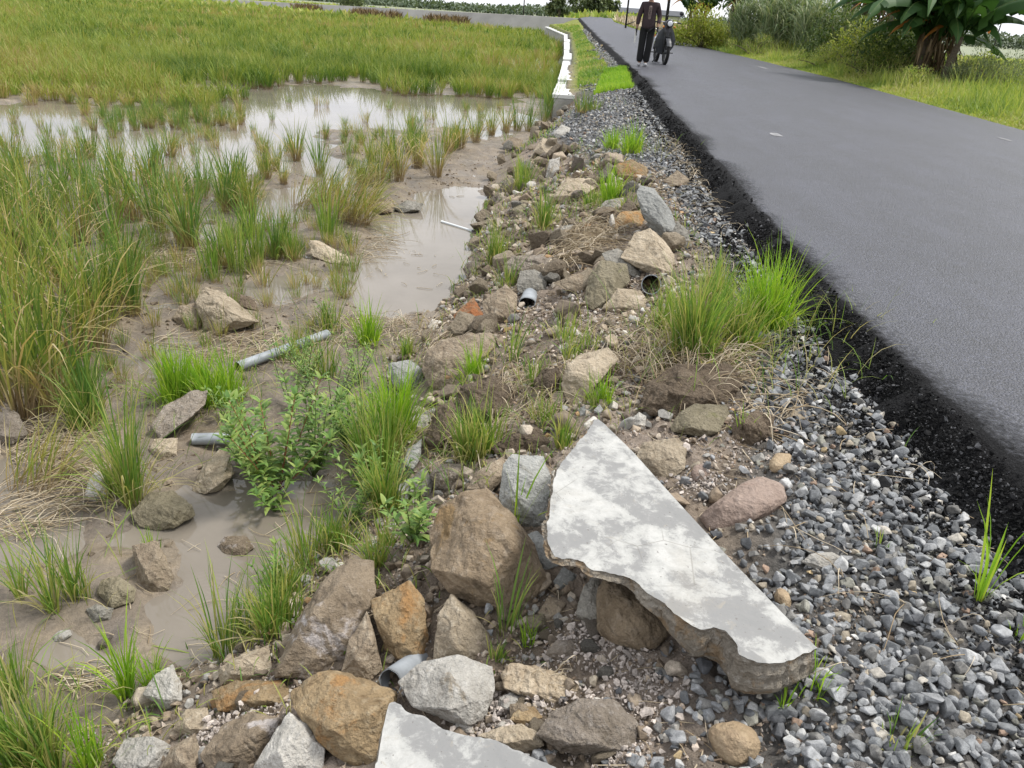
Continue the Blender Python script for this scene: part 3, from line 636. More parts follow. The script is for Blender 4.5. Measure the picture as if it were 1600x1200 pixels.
RK = [
('boulder','boulder_brown','large rounded brown boulder leaning against the left side of the pale triangular slab',[672,830,690,790,725,768,760,762,800,800,835,850,855,905,835,945,800,962,760,955,700,925,672,890]),
('rock','rock_crusted','large slanting brown rock with a pale crusted patch beside the near puddle',[426,1060,455,985,505,905,545,872,585,875,588,925,565,960,545,1000,535,1050,490,1062]),
('rock','rock_brown','narrow pointed brown rock wedged right of the large crusted rock',[533,1050,545,1000,573,953,585,985,597,1045,575,1070]),
('rock','rock_rust','upright blocky brown rock with rusty streaks standing left below the big boulder',[578,938,640,905,662,930,672,1000,655,1040,620,1030,600,1015,585,965]),
('rock','rock_tan','smooth dusty wedge of tan rock directly below the big rounded boulder',[677,1032,683,960,705,925,740,955,773,1000,772,1028,720,1036]),
('rock','rock_rust','large rust orange rock with a tiny white chip on its flat face',[452,1080,500,1048,545,1050,585,1072,622,1080,620,1100,605,1105,590,1195,560,1205,520,1180,490,1150,455,1105]),
('rock','rock_pale','lumpy white and grey chunk beside the cut pipe in the foreground',[620,1065,660,1030,715,1020,770,1040,775,1080,760,1120,735,1137,700,1130,645,1105]),
('rock','rock_rust','flat yellowish brown rock just left of the large rust orange rock',[330,1080,370,1062,440,1062,456,1080,450,1102,380,1112,340,1112]),
('rock','rock_tan','grey tan rock with pale crust right above the flat yellowish rock',[340,1045,380,1020,420,1008,427,1060,370,1068,345,1080]),
('rock','rock_pale','white topped stone with yellowish flank touching the large rust orange rock at bottom',[395,1200,430,1140,452,1110,480,1130,508,1170,505,1205,450,1220]),
('rock','rock_crusted','broad brown rock with crumbly crust at the bottom edge between the two white stones',[310,1180,350,1130,395,1110,440,1120,432,1145,395,1200,330,1215]),
('rock','rock_pale','rough white stone at the bottom edge near the left grass',[173,1190,195,1152,240,1150,268,1165,250,1205,200,1220]),
('rock','rock_pale','pale crusted stone by the yellow green shoots at the near puddle edge',[222,1085,240,1055,270,1038,285,1070,285,1095,260,1112]),
('rock','rock_tan','small tan rock below the pale crusted stone of the puddle edge',[268,1140,290,1108,325,1105,330,1140,300,1152]),
('rock','rock_brown','brown rock at the bottom edge right of the rough white stone',[250,1200,265,1170,305,1145,315,1175,305,1215]),
('rock','clod_dusty','wide dusty grey brown rock right of the weathered wood piece',[835,1148,860,1112,900,1090,960,1092,1000,1130,990,1180,930,1192,870,1172]),
('cobble','cobble_smooth','smooth round tan cobble at the bottom edge below the slab tip',[1103,1145,1112,1130,1150,1124,1180,1138,1192,1165,1182,1190,1150,1200,1120,1188]),
('cobble','cobble_red','long reddish brown smooth stone beside the straight edge of the pale slab',[1090,808,1110,788,1165,750,1190,742,1225,755,1233,780,1200,810,1150,832,1110,835]),
('cobble','cobble_smooth','small orange brown oval cobble above the long reddish stone',[1200,722,1213,706,1238,708,1236,725,1215,741,1203,736]),
('cobble','cobble_red','small round grey brown cobble between the rough block and the long reddish stone',[1078,740,1085,726,1105,723,1111,740,1100,755,1083,756]),
('rock','rock_tan','rough tan block behind the upper right side of the pale slab',[992,715,1005,690,1060,683,1075,700,1070,735,1040,753,1005,742]),
('rock','rock_mossy','angular olive grey block below the big dry straw heap',[1046,668,1060,645,1085,630,1135,632,1140,645,1125,675,1100,684,1050,676]),
('rock','rock_bluegrey','upright blue grey stone slab between the big boulder and the pale slab',[780,790,786,725,800,708,850,712,862,745,857,815,840,830,805,818]),
('rock','rock_bluegrey','small blue grey stone at the foot of the upright blue grey stone',[813,838,840,828,862,850,878,882,850,892,825,870]),
('boulder','boulder_brown','rounded brown boulder propping up the middle of the pale slab',[932,990,930,925,945,895,985,905,1025,950,1054,985,1035,1006,1010,1020,970,1012]),
('rock','rock_grey','grey rock under the slab left of the propping brown boulder',[898,960,912,915,935,895,952,955,932,990]),
('rock','rock_bluegrey','small bluish stone under the left corner of the pale slab',[865,908,880,885,905,900,902,922,870,924]),
('rock','rock_brown','small brown rock right of the big rounded boulder',[840,958,858,930,885,942,884,965,855,972]),
('rock','rock_mossy','small olive tan rock with a sprig of grass below the big boulder',[812,985,822,962,850,958,856,975,838,990]),
('rock','clod_dusty','flat dusty stone in the crumbly soil below the slab',[850,1022,868,1000,905,1000,913,1025,870,1034]),
('rock','rock_pale','flat white stone lying on the dark gravel',[1253,878,1265,865,1300,862,1314,870,1296,896,1280,894]),
('rock','rock_tan','small tan wedge of rock at the right end of the straw heap',[1226,656,1243,633,1260,643,1268,659]),
('rock','rock_pale','little white stone stuck in the dark clods above the slab tip',[984,657,998,643,1010,650,1008,666,990,669]),
('rock','rock_bluegrey','left one of two tiny pale stones above the slab tip',[903,641,913,632,927,635,925,648,906,650]),
('rock','rock_bluegrey','right one of two tiny pale stones above the slab tip',[927,641,937,631,943,640,936,650]),
('rock','rock_tan','large tan rock right of the short grass in the middle of the bank',[876,600,885,570,905,555,950,543,967,560,950,582,925,600,905,634,885,630]),
('soil_clod','soil_clod_mat','dark earthy clod left of the large tan rock in the middle of the bank',[832,595,850,575,874,575,876,612,850,626]),
('rock','rock_brown','jagged brown rock in the middle of the bank above the small grass tuft',[658,578,665,550,690,530,730,520,772,520,775,540,745,560,740,590,712,612,690,616,670,602]),
('rock','rock_bluegrey','pale grey stone left of the jagged brown rock',[604,582,608,567,640,562,660,575,662,595,640,613,615,602]),
('rock','rock_rust_strong','pointed rock with a bright orange face beside the middle pool',[708,492,740,463,757,495,756,515,735,518,712,512]),
('rock','rock_brown','brown rock between the orange faced rock and the crushed pipe',[752,472,790,443,808,460,808,485,795,500,775,508,757,492]),
('rock','rock_grey','grey dusty stone capping the crushed pipe',[806,446,813,423,835,421,857,432,853,455,832,462,812,458]),
('soil_clod','clod_dusty','dusty brown clod above the crushed pipe',[783,418,800,400,850,395,885,400,880,425,850,432,810,442]),
('rock','rock_brown','brown rock between the crushed pipe and the olive block',[863,442,900,428,925,422,925,445,910,460,880,452]),
('rock','rock_mossy','olive yellow block left of the open pipe end',[910,472,920,430,940,405,980,412,985,440,970,455,945,482,925,485]),
('rock','rock_tan','flat topped tan rock below the open pipe end',[940,482,965,450,1000,452,1014,470,1012,487,960,490]),
('rock','rock_grey','long narrow grey stone pointing down at the open pipe end',[940,396,965,387,988,402,1002,430,992,434,970,413,945,406]),
('rock','rock_tan','big tan peaked rock above the open pipe end',[968,402,990,365,1015,355,1040,375,1055,400,1052,427,1030,432,1000,422]),
('rock','rock_bluegrey','tall pale grey stone leaning at the top of the rubble near the asphalt',[993,302,1000,288,1022,293,1050,330,1062,368,1045,378,1020,360,1003,335]),
('rock','rock_grey','small grey stone right of the tall pale leaning stone',[1044,376,1058,345,1075,360,1082,386,1065,392]),
('rock','rock_rust','reddish brown rock left of the tall pale leaning stone',[950,347,972,330,1000,328,1010,350,990,362,965,364]),
('rock','rock_grey','small dark grey stone with a pale top left above the reddish brown rock',[936,325,945,313,975,308,985,318,960,330]),
('rock','rock_tan','broad tan rock on the far rubble left of the bright grass',[860,308,885,278,925,278,936,290,915,310,885,322]),
('rock','rock_grey','flat grey stone beside the far straw heap',[848,372,878,353,896,350,892,364,862,380]),
('rock','rock_rust','yellow brown rock right of the far bright grass',[958,258,985,248,1012,260,1014,280,985,287,965,274]),
('rock','rock_brown','brown rock at the far rubble edge beside the asphalt',[1038,282,1058,265,1077,280,1072,292,1045,294]),
('rock','rock_pale','pale upright stone at the far end of the rubble',[852,277,858,250,875,245,874,265,862,280]),
('rock','rock_brown','dark wet rock at the right shore of the middle pool',[765,325,788,310,806,302,808,318,790,330,770,332]),
('rock','rock_mossy','mossy stone next to the dark wet rock on the pool shore',[798,328,815,312,838,316,838,335,812,342]),
('rock','rock_tan','tan rock high on the far shore near the paddy corner',[833,237,848,214,870,222,868,238,850,246]),
('rock','rock_pale','small pale rock below the end of the whitewashed wall',[864,208,878,194,892,200,887,215,870,217]),
('rock','rock_brown','brown rock among the debris at the top of the middle pool',[783,224,798,213,818,219,814,232,790,235]),
('rock','rock_brown','wet brown rock standing in the top left of the middle pool',[579,322,597,310,616,317,614,332,590,335]),
('rock','rock_grey','flat grey rock right of the wet brown rock in the middle pool',[613,325,636,312,662,318,657,329,628,333]),
('rock','rock_tan','large flat topped tan rock lying on the mud of the paddy',[303,472,318,448,348,455,380,480,405,503,370,512,335,526,318,514]),
('rock','rock_brown','smaller brown rock touching the left of the large flat topped mud rock',[268,497,280,478,303,473,316,490,312,516,282,510]),
('rock','soil_clod_mat','dark low rock behind the right of the large flat topped mud rock',[352,462,368,455,398,470,405,486,382,484]),
('rock','clod_dusty','long pitted grey rock behind the short grey pipe',[236,665,255,635,300,608,325,610,322,632,290,662,250,688]),
('rock','rock_tan','small tan rock left of the short grey pipe',[232,702,240,685,278,684,277,710,250,722]),
('rock','rock_tan','tan rock below the short grey pipe beside the leafy weed',[298,768,315,730,343,700,360,708,366,740,345,767,320,773]),
('rock','rock_mossy','big olive tan rock sitting in the top of the near puddle',[204,802,230,770,270,765,300,788,306,805,275,825,245,832,215,822]),
('rock','rock_pale','pale pointed rock behind the tall narrow grass on the left mud',[130,780,140,745,155,733,170,745,170,775,150,785]),
('rock','rock_brown','half sunk brown rock on the left side of the near puddle',[205,852,245,843,258,868,273,900,265,922,235,932,215,912]),
('rock','rock_mossy','mossy brown rock left of the near puddle',[150,927,158,905,185,900,213,920,210,940,175,950]),
('rock','rock_grey','small grey stone below the mossy brown rock of the left mud',[133,952,150,943,178,950,173,970,145,974]),
('rock','rock_crusted','small dark rock with a pale top in the middle of the near puddle',[340,852,350,838,385,836,399,855,380,869,350,867]),
('pebble','rock_pale','smooth white pebble alone on the wet mud at lower left',[82,994,92,985,110,984,113,992,98,1003,85,1003]),
('rock','clod_dusty','grey lump at the left edge of the photo behind the small grass',[-25,685,0,622,30,648,45,678,20,695]),
('rock','rock_pale','white stone right of the tallest bright green grass',[638,657,652,646,673,650,673,671,650,674]),
('rock','rock_bluegrey','narrow blue grey stone leaning under the right of the bright green grass',[620,742,638,700,660,684,657,716,636,752]),
('rock','rock_bluegrey','flat greenish grey stone lying below the narrow leaning stone',[612,792,624,757,646,744,642,775,626,797]),
('rock','rock_grey','rounded grey stone right of the flat greenish stone',[638,772,645,745,665,728,677,755,672,777]),
('soil_clod','clod_dusty','crumbly grey clod above the left shoulder of the big boulder',[670,742,690,725,725,723,733,745,702,767,680,762]),
('rock','rock_brown','brown rock hidden behind the top of the big boulder',[728,765,740,740,788,712,793,745,762,775]),
('soil_clod','soil_clod_mat','wide dark clod with straw above the upright blue grey stone',[763,702,790,675,840,668,860,690,852,710,800,714]),
('soil_clod','soil_clod_mat','dark clod right of the white stone near the bright green grass',[662,690,680,640,705,625,722,650,716,700,690,715]),
('cobble','cobble_smooth','small reddish cobble touching the straight slab edge in the gravel',[1207,936,1215,915,1232,922,1239,946,1226,957]),
('cobble','cobble_red','small pinkish flat cobble near the tip of the slab',[1262,990,1275,985,1296,992,1292,1003,1270,1003]),
('soil_clod','soil_clod_mat','dark grassy clod at the right end of the straw heap',[1138,692,1150,650,1180,640,1212,650,1207,680,1170,707]),
('soil_clod','soil_clod_mat','broad root clod carrying the big dry straw heap',[998,642,1010,600,1060,568,1140,570,1165,600,1135,640,1050,655]),
('soil_clod','soil_clod_mat','dark clod carrying the straw and grass in the middle of the bank',[700,650,720,600,770,590,800,605,810,650,760,665]),
('rock','rock_brown','small brown rock deep between the foreground rust rock and pale stone',[795,1100,815,1098,850,1112,848,1132,815,1135,797,1120]),
('rock','rock_rust','small golden brown stone beside the little white chunk',[795,1125,810,1103,835,1104,848,1120,840,1135,812,1135]),
('rock','rock_pale','little lumpy white chunk below the weathered wood piece',[775,1112,780,1090,800,1080,820,1095,815,1110,790,1120]),
('rock','rock_pale','long white sliver leaning at the upper edge of the bottom slab',[710,1128,722,1120,740,1135,747,1150,730,1152,715,1145]),
('rock','rock_tan','cream coloured flat stone with a dark hollow right of the bottom slab',[745,1150,780,1135,815,1130,842,1145,850,1165,820,1180,785,1165]),
('rock','rock_grey','grey stone half buried beside the rough tan block',[880,735,900,700,915,680,905,720]),
]
for nm, mt, lb, fl in RK:
    kw = {}
    if nm == 'cobble': kw = dict(amp=.35, bev=.16, ninner=6, bulge=.34)
    if nm == 'boulder': kw = dict(bev=.09, bulge=.4)
    if nm == 'pebble': kw = dict(amp=.4, bev=.2)
    if nm == 'soil_clod': kw = dict(amp=2.2, bulge=.4)
    rock(nm, mt, lb, fl, cat={'soil_clod': 'clod'}.get(nm, nm), **kw)
# ------------------------------------------------------------------ slabs
def slab(name, label, top, A, B, C, thick, straight=None, seed=5, hang=None):
    """flat broken slab: px outline laid on the plane through three (px,py,z) points"""
    a, b, c = [hit(p[0], p[1], p[2]) for p in (A, B, C)]
    nrm = np.cross(b - a, c - a); nrm /= np.linalg.norm(nrm); nrm *= np.sign(nrm[2])
    def onp(px, py):
        d = FWD + RIGHT * ((px - 800) / F_PX) + UP * (-(py - 600) / F_PX); return CAM + d * (np.dot(a - CAM, nrm) / np.dot(d, nrm))
    pts = np.array([onp(*q) for q in np.array(top, float).reshape(-1, 2)])
    out, clean = [], []
    for i in range(len(pts)):
        p, q = pts[i], pts[(i + 1) % len(pts)]; n = max(1, int(np.linalg.norm(q - p) / .006))
        for k in range(n): out.append(p + (q - p) * k / n); clean.append(straight and straight[0] <= i < straight[1])
    P = np.array(out); clean = np.array(clean); n = len(P); cen = P.mean(0)
    Tn = np.roll(P, -1, 0) - np.roll(P, 1, 0); out_n = np.cross(Tn, nrm); out_n /= np.linalg.norm(out_n, axis=1)[:, None] + 1e-9
    if np.mean(np.sum(out_n * (P - cen), 1)) < 0: out_n = -out_n
    amp = np.where(clean, .0008, .006)
    P = P + out_n * (amp * fbm(P[:, 0], P[:, 1], 40, 3, seed))[:, None]
    th = np.array([thick(p) for p in P])
    rings = [P]
    for f, ins in ((.02, .0015), (.12, .002), (.25, -.002), (.4, -.006), (.55, -.008), (.7, 0.), (.85, .012), (1, .035)):
        n_ = n3(P + nrm * f * .3, 26, seed + 3, 5, .65)
        rough = np.where(clean, .0015, .026)
        n_ = n_ + .45 * n3(P + nrm * f * .3, 95, seed + 13, 3) * min(1, f * 8)
        rings.append(P - nrm * (th * f)[:, None] - out_n * (ins * (1 if f < .1 else 1.0) - rough * n_ * (0 if f < .05 else 1))[:, None] + nrm * (.03 * n_ * f)[:, None])
    bm = bmesh.new(); vr = [[bm.verts.new(p - cen) for p in r_] for r_ in rings]
    for r0, r1 in zip(vr[:-1], vr[1:]):
        for i in range(n): bm.faces.new((r0[i], r1[i], r1[(i + 1) % n], r0[(i + 1) % n]))
    for ring in (vr[0], vr[-1]):
        es = [bm.edges.get((ring[i], ring[(i + 1) % n])) or bm.edges.new((ring[i], ring[(i + 1) % n])) for i in range(n)]
        bmesh.ops.triangle_fill(bm, edges=es, use_beauty=True)
    bmesh.ops.recalc_face_normals(bm, faces=bm.faces)
    topv = set(vr[0])
    me = bpy.data.meshes.new(name); 
    for f in bm.faces:
        if all(v in topv for v in f.verts): f.material_index = 0
        elif sum(v in topv for v in f.verts) >= 2: f.material_index = 0
        else: f.material_index = 1
        if clean[0] is None: pass
    bm.to_mesh(me); bm.free(); me.materials.append(MATS['slab_cement']); me.materials.append(MATS['slab_broken'])
    o = link(name, me, loc=cen); tag(o, label, 'slab'); return o
rockmat('slab_broken', (.19, .165, .13), (.35, .31, .255), (.46, .43, .38), crust=(.27, .195, .12), crust_amt=.5, dark=(.12, .10, .08), scale=1.5)
slab('concrete_slab', 'big flat triangular concrete slab with white lime blotches lying across the rubble',
     [928, 655, 935, 655, 943, 661, 990, 707, 1060, 785, 1150, 883, 1220, 955, 1276, 1012, 1266, 1018, 1256, 1020, 1243, 1029, 1229, 1033, 1206, 1036, 1183, 1035, 1168, 1030, 1156, 1022, 1149, 1004, 1141, 994, 1133, 985, 1114, 979, 1095, 983, 1080, 977, 1066, 966, 1053, 958, 1038, 943, 1027, 936, 1015, 929, 1000, 914, 984, 904, 970, 899, 957, 897, 940, 893, 927, 891, 918, 884, 911, 878, 892, 872, 878, 873, 867, 870, 860, 860, 854, 843, 855, 825, 858, 809, 860, 780, 865, 755, 870, 738, 877, 724, 884, 714, 892, 705, 905, 690, 915, 678, 922, 668],
     (928, 655, .05), (1276, 1012, .005), (860, 860, .04), lambda p: .03 + .11 * float(sstep(1.95, 1.50, p[1])) * float(sstep(.25, .6, p[0])), straight=(1, 7))
slab('concrete_slab', 'pale broken concrete slab with grey smears at the bottom edge of the photo',
     [608, 1098, 617, 1096, 626, 1102, 633, 1110, 653, 1115, 665, 1118, 673, 1126, 693, 1138, 710, 1143, 730, 1150, 750, 1151, 767, 1153, 787, 1162, 810, 1173, 837, 1187, 867, 1200, 905, 1235, 900, 1300, 760, 1380, 600, 1360, 575, 1260, 590, 1190, 598, 1140],
     (612, 1098, -.12), (860, 1200, -.10), (590, 1200, -.12), lambda p: .055, straight=(21, 23), seed=15)
# ================================================================== GRAVEL, CRUMBS, RUBBLE
def stonemat(name, rough, bumpd, spec=.35):
    s = NT(name); c = s.attr('c', 'Color'); oi = s.n('ShaderNodeObjectInfo').outputs['Random']
    pos = s.n('ShaderNodeNewGeometry').outputs['Position']
    f = s.noise(60, 5, .6, pos); g = s.noise(300, 4, .65, pos)
    c = s.mix(1., c, s.ramp(f, [(.3, .68), (.7, 1.34)]), 'MULTIPLY'); c = s.mix(1., c, s.ramp(g, [(.3, .75), (.72, 1.25)]), 'MULTIPLY')
    s.pbr(c, rough, s.bump(s.math('ADD', f, s.math('MULTIPLY', g, .5)), bumpd, .9), spec); MATS[name] = s.m
stonemat('gravel_mat', .78, .003); stonemat('crumb_mat', .95, .003, .15)
def stone_variant(rg, bevel, flat=.62, npt=13):
    P = rg.normal(size=(npt, 3)); P /= np.linalg.norm(P, axis=1)[:, None]; P *= rg.uniform(.75, 1.05, (npt, 1)); P *= np.array([1, rg.uniform(.6, .95), rg.uniform(flat - .15, flat + .15)])
    bm = bmesh.new()
    for p in P: bm.verts.new(p)
    bmesh.ops.convex_hull(bm, input=bm.verts)
    bmesh.ops.delete(bm, geom=[v for v in bm.verts if not v.link_faces], context='VERTS')
    if bevel:
        bmesh.ops.dissolve_limit(bm, angle_limit=R(14), verts=bm.verts, edges=bm.edges)
        bmesh.ops.bevel(bm, geom=list(bm.edges), offset=.07, segments=1, affect='EDGES', clamp_overlap=True)
    bmesh.ops.triangulate(bm, faces=bm.faces)
    bm.verts.index_update(); V = np.array([v.co[:] for v in bm.verts]); T = np.array([[v.index for v in f.verts] for f in bm.faces]); bm.free(); return V, T
def rotm(rg, n, tiltmax=.6):
    a = rg.uniform(0, 2 * math.pi, n); b = rg.normal(0, tiltmax, n); c = rg.normal(0, tiltmax, n)
    ca, sa, cb, sb, cc, sc_ = np.cos(a), np.sin(a), np.cos(b), np.sin(b), np.cos(c), np.sin(c)
    Z = np.zeros(n); O = np.ones(n)
    M = lambda *r_: np.stack([np.stack(q, -1) for q in r_], -2)
    return M((ca, -sa, Z), (sa, ca, Z), (Z, Z, O)) @ M((O, Z, Z), (Z, cb, -sb), (Z, sb, cb)) @ M((cc, Z, sc_), (Z, O, Z), (-sc_, Z, cc))
def scatter(name, variants, pos, rad, col, mat, rg, tilt=.6, kind='stuff', smooth=False):
    n = len(pos); which = rg.integers(0, len(variants), n); Vs, Ts, Cs, nv = [], [], [], 0
    for k, (V, T) in enumerate(variants):
        m = which == k; q = int(m.sum())
        if not q: continue
        Mx = rotm(rg, q, tilt); W_ = np.einsum('nij,vj->nvi', Mx, V) * rad[m][:, None, None] + pos[m][:, None]
        Vs.append(W_.reshape(-1, 3)); Ts.append((T[None] + (np.arange(q) * len(V))[:, None, None]).reshape(-1, 3) + nv); Cs.append(np.repeat(col[m], len(V), 0)); nv += q * len(V)
    o = link(name, mesh_arr(name, np.vstack(Vs), np.vstack(Ts), mat, {'c': np.vstack(Cs)}, smooth=smooth))
    if kind: tag(o, kind=kind)
    return o
rg = np.random.default_rng(5)
SV_hi = [stone_variant(rg, True) for _ in range(22)]; SV_lo = [stone_variant(rg, False, npt=10) for _ in range(14)]; SV_tiny = [stone_variant(rg, False, .75, 7) for _ in range(8)]
GPAL = np.array([(.085, .088, .095), (.13, .136, .142), (.19, .197, .203), (.27, .275, .28), (.17, .165, .155), (.36, .36, .355), (.24, .235, .20), (.30, .26, .20), (.27, .19, .14), (.42, .39, .34), (.52, .51, .49), (.42, .32, .18)])
GPW = np.array([.09, .16, .21, .18, .11, .09, .06, .035, .015, .03, .015, .005]); GPW /= GPW.sum()
def gcol(n, rg): return GPAL[rg.choice(len(GPAL), n, p=GPW)] * .92 * rg.uniform(.82, 1.18, (n, 1))
G0 = lambda y: np.interp(y, [1, 1.6, 2, 3, 4, 6, 8, 9.5, 12, 15, 17, 20, 30, 60], [.46, .62, .80, 1.04, 1.2, 1.28, 1.3, .75, .30, .75, 1.0, 1.5, 2.1, 2.8])
gp, gr = [], []
for (y0, y1, dens, rm) in ((.85, 1.6, 3300, .0175), (1.6, 2.6, 3300, .0175), (2.6, 4.5, 2600, .0175), (4.5, 9, 1500, .019), (9, 17.5, 900, .020), (17.5, 30, 380, .026), (30, 55, 130, .04)):
    A = (y1 - y0) * 2.2; n = int(A * dens); y = rg.uniform(y0, y1, n); x = xL(y) - .10 - rg.uniform(0, 2.2, n)
    g0 = G0(y) + fbm(x, y, 2.3, 3, 201) * .30 + .04 + .3 * (fbm(x, y, 1.6, 2, 203) > .32)
    keep = (x > g0) | ((rg.random(n) < np.exp(-(g0 - x) / .16) * .55))
    x, y = x[keep], y[keep]; r = np.minimum(rm * np.exp(rg.normal(-.08, .42, len(x))), rm * 1.9)
    gp.append(np.stack([x, y, np.zeros(len(x))], 1)); gr.append(r)
gp = np.vstack(gp); gr = np.concatenate(gr)
gp[:, 2] = terrain(gp[:, 0], gp[:, 1]) + gr * rg.uniform(.05, .75, len(gr)); gc = gcol(len(gr), rg)
# dusty ones away from the road
dst = np.linalg.norm(gp - CAM, axis=1); vis = (dst < 4.2) & (gp[:, 1] > 1.02) & (gp[:, 0] < .72 * gp[:, 1] + .25)
key = np.where(vis, gr / dst, 0) * (1 + .6 * (gp[:, 2] - terrain(gp[:, 0], gp[:, 1])) / gr); big = np.argsort(-key)[:300]; rest = np.setdiff1d(np.arange(len(gr)), big)
nearm = dst[rest] < 3.6
scatter('gravel', SV_hi, gp[rest[nearm]], gr[rest[nearm]], gc[rest[nearm]], 'gravel_mat', rg)
scatter('gravel', SV_lo, gp[rest[~nearm]], gr[rest[~nearm]], gc[rest[~nearm]], 'gravel_mat', rg)
GM = []
for k in range(40):
    V, T = SV_hi[k % len(SV_hi)]; c = gcol(1, rg); GM.append(mesh_arr('gravel_stone', V, T, 'gravel_mat', {'c': np.repeat(c, len(V), 0)}))
for i in big:
    k = int(rg.integers(0, len(GM))); o = link('gravel_stone', GM[k], loc=gp[i], rot=(float(rg.normal(0, .5)), float(rg.normal(0, .5)), float(rg.uniform(0, 6.28))), scale=float(gr[i]))
    tag(o, 'angular grey gravel stone loose on the shoulder between the slab and the asphalt edge', 'gravel stone', 'gravel stones on the road shoulder')

# black crumbs off the raw asphalt edge
n = 52000; y = np.where(rg.random(n) < .7, rg.uniform(.9, 5.5, n), rg.uniform(5.5, 22, n)); lx = np.where(rg.random(n) < .72, rg.beta(2.2, 2.6, n) * .36 - .03, .2 + rg.exponential(.10, n))
x = xL(y) - lx; r = np.where(y < 5.5, .0055, .009) * np.exp(rg.normal(0, .45, n))
zc = np.where(lx < .0, zroad(y) + .004, np.interp(lx, [0, .03, .09, .17, .25, .4], [0, -.015, -.06, -.125, -.165, -.5]) + zroad(y)); zc = np.maximum(zc, terrain(x, y)) + r * .5
c = np.where(rg.random(n)[:, None] < .86, .010, .075) * rg.uniform(.5, 1.6, (n, 1)) * np.array([[1, 1, 1.04]])
zc = zc + np.where(lx > .25, .012, 0)
scatter('asphalt_crumbs', SV_tiny, np.stack([x, y, zc], 1), r, c, 'crumb_mat', rg, tilt=1.2)

# earth crumbs and grit on the bank
n = 90000; y = .95 + rg.beta(1.0, 2.0, n) * 8; x = xT(y) - .15 + rg.random(n) * (G0(y) + .45 - xT(y) + .15)
cl = fbm(x, y, 3.0, 3, 211); k = rg.random(n) < np.clip(.35 + 1.6 * cl, .08, 1); x, y = x[k], y[k]; n = len(x)
r = .0038 * np.exp(rg.normal(0, .62, n)) * (1 + (y > 3) * .7); z = terrain(x, y) + r * .3
pal = np.array([(.22, .165, .12), (.30, .24, .185), (.38, .32, .27), (.15, .12, .09), (.27, .26, .25), (.46, .42, .38)])
c = pal[rg.choice(6, n, p=[.28, .26, .18, .12, .11, .05])] * rg.uniform(.8, 1.2, (n, 1))
k = z > W + .02
scatter('soil_crumbs', SV_tiny, np.stack([x, y, z], 1)[k], np.minimum(r, .016)[k], c[k], 'crumb_mat', rg, tilt=1.0)
# grit, bits and flecks lying on the paddy mud
n = 17000; y = 1.3 + rg.beta(1, 1.7, n) * 12; x = xT(y) - rg.random(n) ** 1.2 * (y * .75 + 1.0)
z = terrain(x, y); k = (z > W + .004) & (fbm(x, y, 1.4, 3, 215) > -.2); x, y, z = x[k], y[k], z[k]; n = len(x); r = .0055 * np.exp(rg.normal(0, .7, n)) * (1 + y * .12) * (1 + np.clip(fbm(x, y, 3, 2, 217), 0, 1) * 2)
c = np.array([(.21, .17, .125)]) * rg.uniform(.6, 1.25, (n, 1))
scatter('mud_crumbs', SV_tiny, np.stack([x, y, z - r * .15], 1), np.minimum(r, .04), c, 'crumb_mat', rg, tilt=.5)

# small rubble between the large rocks
RM = []
for k in range(14):
    P = rg.normal(size=(14, 3)); P /= np.linalg.norm(P, axis=1)[:, None]; P *= rg.uniform(.7, 1.1, (14, 1)) * np.array([1, .8, .65])
    RM.append(hull_mesh('rubble_stone', P, 2.0, ['rock_brown', 'rock_tan', 'rock_tan', 'clod_dusty', 'rock_brown', 'rock_grey', 'rock_tan'][k % 7], 700 + k, el=.15, bev=.02, amp=1.0, smooth=False))
KEEP = [at(823, 484), at(1015, 462), at(730, 492), at(1015, 380)]
def rubble(n, yf, xf, rmin, rmax, label, group, name='rubble_stone'):
    for i in range(n):
        y = yf(); x = xf(y); r = float(np.exp(rg.uniform(math.log(rmin), math.log(rmax))))
        z = ground_z(x, y)
        if z < W - .02 or min(math.hypot(x - k_[0], y - k_[1]) for k_ in KEEP) < .30: continue
        me = RM[int(rg.integers(0, len(RM)))]
        o = link(name, me, loc=(x, y, z + r * (.32 if y < 4.1 else .5)), rot=(float(rg.normal(0, .5)), float(rg.normal(0, .5)), float(rg.uniform(0, 6.28))), scale=r); tag(o, label, 'stone', group)
U = rg.uniform
rubble(50, lambda: U(1.05, 1.75), lambda y: U(xT(y) + .05, .35), .018, .055, 'small earthy rubble stone filling gaps between the large foreground rocks', 'small stones between the foreground rocks')
rubble(62, lambda: U(1.75, 4.2), lambda y: xT(y) + U(.03, .78) * (G0(y) - xT(y)), .015, .05, 'small brown stone lying on the bank behind the big boulder', 'small stones on the middle of the bank')
rubble(140, lambda: math.exp(U(math.log(4.1), math.log(10.5))), lambda y: xT(y) + U(-.03, .95) * (G0(y) - xT(y)), .06, .15, 'rubble stone in the far part of the rock strewn bank', 'rubble stones on the far bank')
rubble(36, lambda: U(8.5, 16.5), lambda y: xT(y) + U(-.15, .45), .05, .16, 'stone along the shore between the flooded paddy and the grey gravel slope', 'stones along the far shore')
rubble(12, lambda: U(2.0, 5.5), lambda y: xT(y) - U(.1, 1.3), .012, .035, 'little stone half sunk in the grey paddy mud', 'little stones in the mud')

